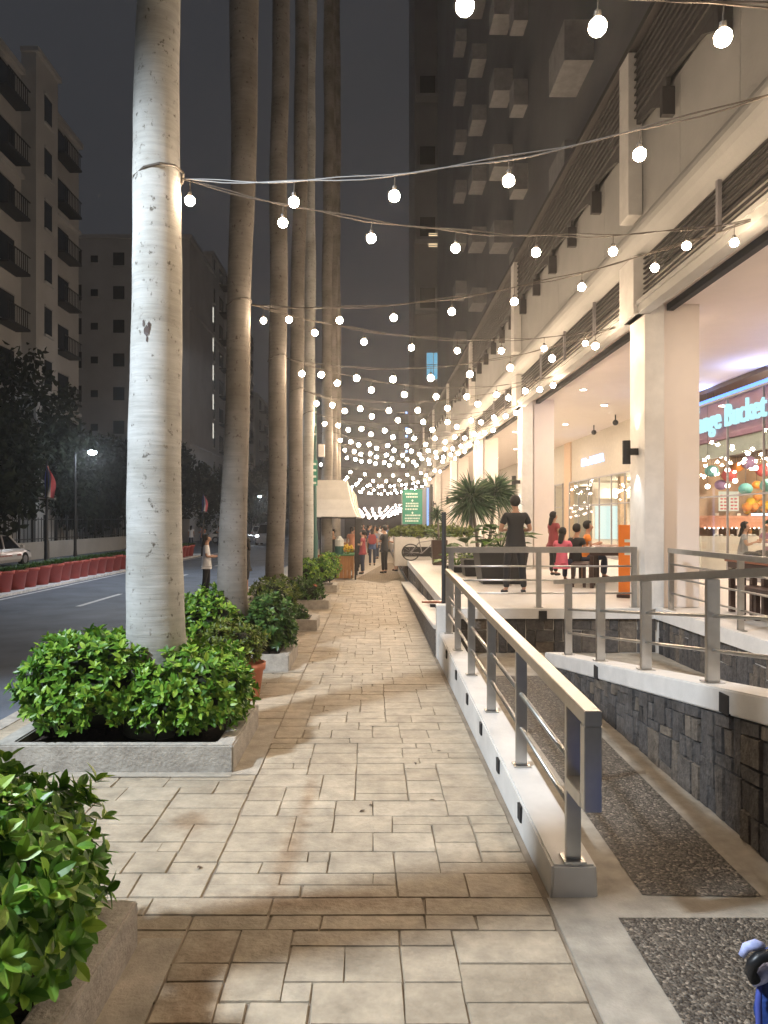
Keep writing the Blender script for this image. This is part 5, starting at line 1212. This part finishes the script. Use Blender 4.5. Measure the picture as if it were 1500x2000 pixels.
def person(label, loc, rz, H=1.68, P=None, shirt='tee_white', pants='pants_black', shoe='shoe', skin='skin', long_hair=False, hair='hair', hands=False, sleeve=.55, shorts=False, hip=1.0, sub=1, group=None, phone=None, extra=None, kid=False, pony=False, scale=None):
    """facing +Y locally; joints for 1.7 m height"""
    J = dict(pelvis=(0, 0, .95), spine=(0, .0, 1.12), chest=(0, 0, 1.31), neck0=(0, -.01, 1.45), neck=(0, .005, 1.50), jaw=(0, .03, 1.555), head=(0, .015, 1.62), crown=(0, .0, 1.675))
    for s, n in ((-1, 'L'), (1, 'R')):
        J.update({'sh' + n: (s * .175, 0, 1.40), 'el' + n: (s * .23, -.03, 1.13), 'wr' + n: (s * .23, .05, .90), 'ha' + n: (s * .225, .08, .82), 'hip' + n: (s * .09, 0, .90), 'kn' + n: (s * .10, .02, .50), 'an' + n: (s * .10, 0, .085), 'he' + n: (s * .10, -.04, .04), 'to' + n: (s * .11, .15, .035)})
    if P: J.update(P)
    o = thing('person', label, 'person', loc, rz, group=group); k = H / 1.7; o.scale = (k, k, k)
    V = {n: Vector(p) for n, p in J.items()}
    seq = ['pelvis', 'spine', 'chest', 'neck0', 'neck', 'jaw', 'head', 'crown', 'shL', 'elL', 'wrL', 'haL', 'shR', 'elR', 'wrR', 'haR', 'hipL', 'knL', 'anL', 'toL', 'hipR', 'knR', 'anR', 'toR']
    rad = dict(pelvis=(.135 * hip, .105), spine=(.115, .088), chest=(.14, .10), neck0=.06, neck=.05, jaw=(.070, .082), head=(.092, .112), crown=(.072, .085), shL=.055, elL=.04, wrL=.026, haL=(.034, .018), hipL=.082, knL=.055, anL=.036, toL=(.035, .022))
    for n in list(rad):
        if n.endswith('L') and len(n) <= 4: rad[n[:-1] + 'R'] = rad[n]
    verts = [(V[n], rad[n]) for n in seq]; ix = {n: i for i, n in enumerate(seq)}
    E = [('pelvis', 'spine'), ('spine', 'chest'), ('chest', 'neck0'), ('neck0', 'neck'), ('neck', 'jaw'), ('jaw', 'head'), ('head', 'crown')]
    for s in 'LR': E += [('chest', 'sh' + s), ('sh' + s, 'el' + s), ('el' + s, 'wr' + s), ('wr' + s, 'ha' + s), ('pelvis', 'hip' + s), ('hip' + s, 'kn' + s), ('kn' + s, 'an' + s), ('an' + s, 'to' + s)]
    edges = [(ix[a], ix[b]) for a, b in E]
    # nose, brow
    fwd = Vector((0, 1, 0)); hv = V['head'] - V['neck']
    fd = (V['jaw'] - V['neck']); fd = Vector((fd.x, fd.y, 0)); fd = fd.normalized() if fd.length > .005 else Vector((0, 1, 0))
    verts.append((V['head'] + fd * .105 + Vector((0, 0, -.03)), .012)); edges.append((ix['head'], len(verts) - 1))
    if hands:
        for s in 'LR':
            h = V['ha' + s]; d = (h - V['wr' + s]).normalized(); side = d.cross(Vector((0, 0, 1)));
            side = side.normalized() if side.length > .2 else Vector((1, 0, 0)); cu = side.cross(d).normalized()
            for q, (off, ln) in enumerate(((-.030, .062), (-.010, .072), (.010, .068), (.028, .052))):
                b0_ = h + side * off + d * .02; m1 = b0_ + d * ln * .55 - cu * .01; m2 = b0_ + d * ln * .9 - cu * .035
                i0 = len(verts); verts += [(b0_, .009), (m1, .008), (m2, .007)]; edges += [(ix['ha' + s], i0), (i0, i0 + 1), (i0 + 1, i0 + 2)]
            sg = -1 if s == 'R' else 1; i0 = len(verts); b0_ = V['wr' + s].lerp(h, .6) + side * sg * .035; verts += [(b0_, .011), (b0_ + (d + side * sg).normalized() * .045, .009)]; edges += [(ix['ha' + s], i0), (i0, i0 + 1)]
    skin_obj('body', verts, edges, M[skin], o, 0, sub)
    # shirt
    sv = [(V['pelvis'] + Vector((0, 0, -.02)), (.17 * hip, .14)), (V['spine'], (.145, .12)), (V['chest'], (.17, .12)), (V['neck0'] + Vector((0, 0, -.02)), (.085, .08)), (V['pelvis'] + Vector((0, 0, -.11 if V['pelvis'].z > .7 else -.04)), (.172 * hip, .142) if V['pelvis'].z > .7 else (.15, .12))]
    se = [(4, 0), (0, 1), (1, 2), (2, 3)]
    for s in 'LR':
        i0 = len(sv); a = V['sh' + s]; b_ = V['sh' + s].lerp(V['el' + s], sleeve) if sleeve <= 1 else V['el' + s]
        sv += [(a, .080), (b_, .058 if sleeve <= 1 else .055)]; se += [(2, i0), (i0, i0 + 1)]
        if sleeve > 1: sv.append((V['el' + s].lerp(V['wr' + s], .9), .042)); se.append((i0 + 1, i0 + 2))
    skin_obj('shirt', sv, se, M[shirt], o, 0, sub)
    tv = [(V['pelvis'] + Vector((0, 0, -.08)), .092)]; te = []
    for s in 'LR':
        i0 = len(tv); tv += [(V['hip' + s], .100 * hip), (V['kn' + s], .072)]; te += [(0, i0), (i0, i0 + 1)]
        if not shorts: tv.append((V['an' + s] + Vector((0, 0, .02)), .058)); te.append((i0 + 1, i0 + 2))
    skin_obj('trousers', tv, te, M[pants], o, 0, sub)
    for s in 'LR':
        a, b_ = V['an' + s], V['to' + s]; hl = a + (a - b_).normalized() * .03; hl.z = b_.z
        skin_obj('shoe', [(Vector((hl.x, hl.y, b_.z + .01)), .042), (a.lerp(b_, .5) * 1.0 + Vector((0, 0, -.01)), .042), (b_, (.042, .032))], [(0, 1), (1, 2)], M[shoe], o, 0, sub)
    up = (V['crown'] - V['neck']).normalized(); bk_ = -fd
    hc = V['head'] + up * .030 + bk_ * .022; mb = MB(); mb.ball((0, 0, 0), 1.0, 14, 10, (.094, .112, .108)); az = math.atan2(fd.y, fd.x) - math.pi / 2; ca, sa = math.cos(az), math.sin(az)
    vv = []
    for v in mb.v:
        x, y, z = v
        if y > .03 and z < .035: y = .03 + (y - .03) * .15      # pulled back from the face
        if y <= .03 and z < -.05: x *= .93
        vv.append((hc.x + x * ca - y * sa, hc.y + x * sa + y * ca, hc.z + z))
    mb.v = vv; mb.build('hair', M[hair], o, world=False, smooth=True)
    if long_hair: skin_obj('long_hair', [(V['head'] + bk_ * .06, (.085, .07)), (V['neck0'] + bk_ * .085, (.075, .045)), (V['chest'] + bk_ * .125 + Vector((0, 0, .04)), (.06, .03))], [(0, 1), (1, 2)], M[hair], o, 0, sub)
    if pony: skin_obj('pony_tail', [(V['head'] + bk_ * .10 + up * .04, .035), (V['head'] + bk_ * .17, .04), (V['neck'] + bk_ * .16, .025)], [(0, 1), (1, 2)], M[hair], o, 0, sub)
    if phone: mb = MB(); x, y, z = phone; mb.box(x - .075, x + .075, y - .006, y + .006, z - .04, z + .04); mb.build('phone', M['phone'], o, world=False)
    return o
holding = dict(elL=(-.25, .02, 1.14), wrL=(-.10, .24, 1.18), haL=(-.05, .30, 1.20), elR=(.25, .02, 1.14), wrR=(.10, .24, 1.18), haR=(.05, .30, 1.20))
# man in black on the terrace, seen from behind
person('man in black T-shirt and trousers standing on the terrace, seen from behind', (2.58, 12.9, ZT), R(6), 1.74, dict(jaw=(0, .05, 1.545), head=(0, .04, 1.61), crown=(0, .03, 1.665), elL=(-.27, .0, 1.13), wrL=(-.16, .22, 1.12), haL=(-.10, .28, 1.13), elR=(.27, .0, 1.13), wrR=(.17, .22, 1.12), haR=(.11, .28, 1.13),
       knL=(-.14, .02, .5), anL=(-.17, 0, .085), toL=(-.22, .13, .035), hipL=(-.10, 0, .9), knR=(.12, .02, .5), anR=(.15, 0, .085), toR=(.17, .15, .035)), shirt='tee_black', hands=True, sub=2, hip=1.08, sleeve=.7)
# woman in white by the road
w_ = person('woman in white T-shirt and black trousers standing in the road, holding a phone', (-4.62, 20.0, ZR), R(-80), 1.70, dict(elL=(-.2, .0, 1.12), wrL=(-.14, .24, 1.12), haL=(-.12, .31, 1.14), elR=(.2, .0, 1.12), wrR=(.12, .24, 1.10), haR=(.08, .31, 1.12), knL=(-.09, .03, .5), knR=(.09, -.04, .5), anR=(.09, -.10, .085), toR=(.1, .05, .035), heR=(.09, -.14, .04)),
            shirt='tee_white', long_hair=True, hands=True, skin='skin2', shoe='shoewhite', sub=2, hip=1.05, phone=(-.02, .36, 1.16), sleeve=.8)
person('person in dark dress mostly hidden behind the leaning palm', (-3.42, 19.4, ZR), R(80), 1.62, holding, shirt='tee_black', long_hair=True, shorts=True, pants='pants_black', sleeve=.8)
sit = dict(pelvis=(0, 0, .52), spine=(0, .0, .70), chest=(0, .03, .90), neck0=(0, .04, 1.04), neck=(0, .055, 1.09), jaw=(0, .085, 1.145), head=(0, .07, 1.21), crown=(0, .05, 1.265), shL=(-.17, .03, .98), shR=(.17, .03, .98), elL=(-.22, .1, .74), elR=(.22, .1, .74), wrL=(-.14, .30, .82), haL=(-.1, .36, .84), wrR=(.14, .30, .82), haR=(.1, .36, .84),
           hipL=(-.09, .03, .50), hipR=(.09, .03, .50), knL=(-.11, .42, .50), knR=(.11, .42, .50), anL=(-.11, .40, .085), anR=(.11, .40, .085), toL=(-.12, .54, .035), toR=(.12, .54, .035))
person('boy in black T-shirt sitting at the long terrace table', (4.35, 15.35, ZT), R(-55), 1.6, sit, shirt='tee_black', pants='jeans', shorts=True)
person('man in bright orange shirt sitting at the terrace table', (4.85, 16.3, ZT), R(-100), 1.68, sit, shirt='tee_orange', pants='jeans')
person('girl in pink top sitting beside the white pier at the terrace table', (4.02, 15.2, ZT), R(-40), 1.5, sit, shirt='tee_pink', pants='jeans', long_hair=True)
person('woman in red top standing half hidden behind the white pier', (4.35, 17.2, ZT), R(-70), 1.5, holding, shirt='backpack', long_hair=True)
person('woman seated behind the shop glass facing a table, pale blouse', (9.15, 17.7, ZT), R(-120), 1.65, sit, shirt='tee_grey', long_hair=True)
person('diner in white shirt seated inside the lit shop at the right edge', (9.5, 16.4, ZT), R(60), 1.7, sit, shirt='tee_white')
person('diner in dark shirt seated deeper inside the lit shop', (10.1, 18.2, ZT), R(120), 1.7, sit, shirt='mauve')
o = thing('dining_table', 'dining table with food inside the lit shop', 'table', (9.7, 16.8, ZT)); mb = MB(); mb.box(9.2, 10.2, 16.4, 17.3, ZT + .72, ZT + .77); mb.build('table_top', M['canvas'], o); mb = MB(); mb.box(9.65, 9.75, 16.8, 16.9, ZT, ZT + .72); mb.build('leg', M['black'], o)
# crowd down the walk
person('man in black shirt standing in the walkway with crossed arms', (.47, 27.0, 0), R(60), 1.76, dict(elL=(-.25, .06, 1.14), wrL=(-.02, .2, 1.2), haL=(.06, .2, 1.22), elR=(.25, .06, 1.14), wrR=(.02, .24, 1.16), haR=(-.06, .24, 1.16)), shirt='tee_black', pants='pants_black', sleeve=.8)
person('woman in dark top and khaki skirt beside the man in black', (.95, 28.2, 0), R(110), 1.66, holding, shirt='tee_grey', pants='khaki', long_hair=True, shorts=True)
person('person in salmon shirt and jeans walking past the stall', (-.85, 30.5, 0), R(-20), 1.68, dict(knL=(-.1, .12, .5), anL=(-.1, .05, .09), toL=(-.1, .2, .035), knR=(.1, -.02, .5), anR=(.1, -.28, .12), toR=(.1, -.16, .05)), shirt='tee_salmon', pants='jeans', pony=True)
person('person carrying a red backpack walking away in the middle', (.0, 31.5, 0), R(0), 1.6, None, shirt='tee_blue', pants='jeans', long_hair=True)
mb = MB(); mb.box(-.17, .17, 31.22, 31.36, .95, 1.38); tag(mb.build('backpack', M['backpack'], bevel=.05), 'dark red backpack worn by the person walking away', 'backpack')
rnd = random.Random(12)
cl = ['tee_black', 'tee_grey', 'tee_white', 'jeans', 'tee_salmon', 'tee_blue', 'khaki', 'backpack']
desc = {'tee_black': 'black', 'tee_grey': 'grey', 'tee_white': 'white', 'jeans': 'navy', 'tee_salmon': 'salmon', 'tee_blue': 'blue', 'khaki': 'khaki', 'backpack': 'maroon'}
spots = [(-.55, 36), (.25, 37), (.6, 39.5), (-.2, 40.5), (-.95, 42), (.8, 43), (.15, 44.5), (-.6, 46), (1.0, 48), (-.1, 49), (.5, 51), (-1.2, 50), (-.9, 54), (.2, 55)]
for i, (x, y) in enumerate(spots):
    s = cl[i % 8]
    person(f'member of the far crowd in {desc[s]} top, {ORD[i]} from the front of the crowd', (x, y, 0), rnd.uniform(-3, 3), rnd.uniform(1.55, 1.75), holding if i % 3 == 0 else None, shirt=s, pants=['pants_black', 'jeans', 'khaki'][i % 3], long_hair=i % 2 == 0, sub=1, group='people in the far crowd')
for i, (x, y, s) in enumerate([(-14.4, 57, 'tee_white'), (-13.8, 58, 'tee_blue'), (-13.2, 56, 'tee_salmon'), (-12.4, 58, 'tee_grey'), (-13.0, 61, 'tee_black')]):
    person(f'distant person in {desc[s]} top across the road by the fence', (x, y, ZR), i * 1.3, 1.65, holding if i % 2 else None, shirt=s, pants='jeans', long_hair=i % 2 == 0, group='people across the road')
person('vendor in dark shirt standing behind the nearest stall counter', (-1.4, 25.6, 0), R(170), 1.65, None, shirt='tee_black', pants='jeans')
person('customer in maroon top beside the nearest stall', (-.35, 26.6, 0), R(80), 1.6, holding, shirt='backpack', pants='jeans', pony=True)

# stroller at the lower right corner
sr = thing('stroller', 'blue fabric stroller with black handle grip cut by the lower right corner', 'stroller', (1.65, 2.7, 0))
mb = MB()
mb.tube([(1.50, 2.40, .06), (1.50, 2.56, .34), (1.80, 2.56, .34), (1.80, 2.40, .06)], .010, 8); mb.tube([(1.50, 2.68, .06), (1.50, 2.50, .235), (1.80, 2.50, .235), (1.80, 2.68, .06)], .010, 8)
mb.build('frame', M['chrome'], sr)
for x in (1.52, 1.81):
    for y in (2.42, 2.66): mb = MB(); mb.tube([(x - .015, y, .065), (x + .015, y, .065)], .06, 16); mb.build('wheel', M['rubber'], sr)
mb = MB(); v = []; n = 14
for k in range(n + 1):
    t = k / n; z = .05 + .33 * t; wv = .005 * math.sin(t * 17) - .012 * t
    for q in range(9):
        a = q / 8; v.append((1.372 + wv + .45 * a, 2.55 - .05 * math.sin(math.pi * a) - .012 * math.sin(t * 9 + a * 14), z + .012 * math.sin(a * 9) + .03 * a * t))
    for q in range(9):
        a = 1 - q / 8; v.append((1.40 + wv + .42 * a, 2.60 + .16 * math.sin(math.pi * a), z))
f = [(k * 18 + q, k * 18 + (q + 1) % 18, (k + 1) * 18 + (q + 1) % 18, (k + 1) * 18 + q) for k in range(n) for q in range(18)] + [tuple(n * 18 + q for q in range(18))]
mb.add(v, f); mb.build('seat_fabric', M['blue'], sr, smooth=True)
mb = MB(); mb.tube([(1.372, 2.53, .06), (1.362, 2.52, .18), (1.358, 2.52, .30), (1.362, 2.52, .37)], [.010, .012, .011, .008], 8); mb.build('dark_piping', M['flagblue'], sr, smooth=True)
mb = MB(); mb.tube([(1.345, 2.53, .365), (1.36, 2.52, .395), (1.385, 2.515, .42), (1.41, 2.515, .40), (1.44, 2.52, .38)], [.014, .026, .032, .028, .016], 8); mb.build('fabric_trim', M['paleblue'], sr, smooth=True)
mb = MB(); mb.tube([(1.335, 2.50, .395), (1.318, 2.50, .425), (1.322, 2.49, .460), (1.345, 2.49, .482), (1.385, 2.49, .490), (1.50, 2.49, .49), (1.70, 2.50, .48)], .020, 12); mb.build('handle', M['black'], sr, smooth=True)
mb = MB(); mb.tube([(1.297, 2.52, .468), (1.315, 2.52, .498), (1.345, 2.51, .514), (1.372, 2.51, .510)], [.010, .016, .018, .010], 14); mb.build('handle_towel', M['paleblue'], sr, smooth=True)

# fallen leaves on the paving
rnd = random.Random(21)
for i, (x, y) in enumerate([(-.02, 5.0), (-.05, 4.93), (-1.0, 4.1), (.35, 5.9), (.45, 5.1), (-.5, 7.5), (.6, 6.2)]):
    mb = MB(); a = rnd.uniform(0, 6); add_leaf(mb, (x, y, .008), (math.cos(a), math.sin(a), .05), (0, 0, 1), .05, .022, rnd)
    tag(mb.build('fallen_leaf', M['dwood']), ['dry brown leaf', 'curled brown leaf', 'small dark leaf', 'brown leaf scrap', 'tiny dead leaf', 'dark leaf speck', 'withered leaf'][i] + f' lying on the pavers, {ORD[i]} of the few scattered', 'leaf', 'fallen leaves on the pavement')

# ------------------------------------------------------------------ the hazy night air
hm, ht, ho = nt('night_haze'); hv = N(ht, 'ShaderNodeVolumePrincipled', Density=HAZE, Anisotropy=0.8)
hv.inputs['Color'].default_value = (0.9, 0.92, 0.95, 1); ht.links.new(hv.outputs[0], ho.inputs['Volume'])
mb = MB(); mb.box(-72, 72, -22, 262, ZR - 1.1, 75); hz = mb.build('haze', hm); hz['kind'] = 'stuff'

# ------------------------------------------------------------------ bake modifiers and text to plain meshes
bpy.context.view_layer.update()
dg = bpy.context.evaluated_depsgraph_get()
res = []
for b_ in BAKE:
    if b_[0] == 'mod': res.append((b_, bpy.data.meshes.new_from_object(b_[1].evaluated_get(dg))))
    else: res.append((b_, bpy.data.meshes.new_from_object(b_[1].evaluated_get(dg))))
for b_, me in res:
    if b_[0] == 'mod':
        mt = b_[1].data.materials[0]; b_[1].modifiers.clear(); b_[1].data = me
        me.materials.clear(); me.materials.append(mt)
        for p in me.polygons: p.use_smooth = True; p.material_index = 0
    else:
        me.materials.clear(); me.materials.append(b_[3])
        for p in me.polygons: p.material_index = 0
        b_[2].data = me; bpy.data.objects.remove(b_[1])
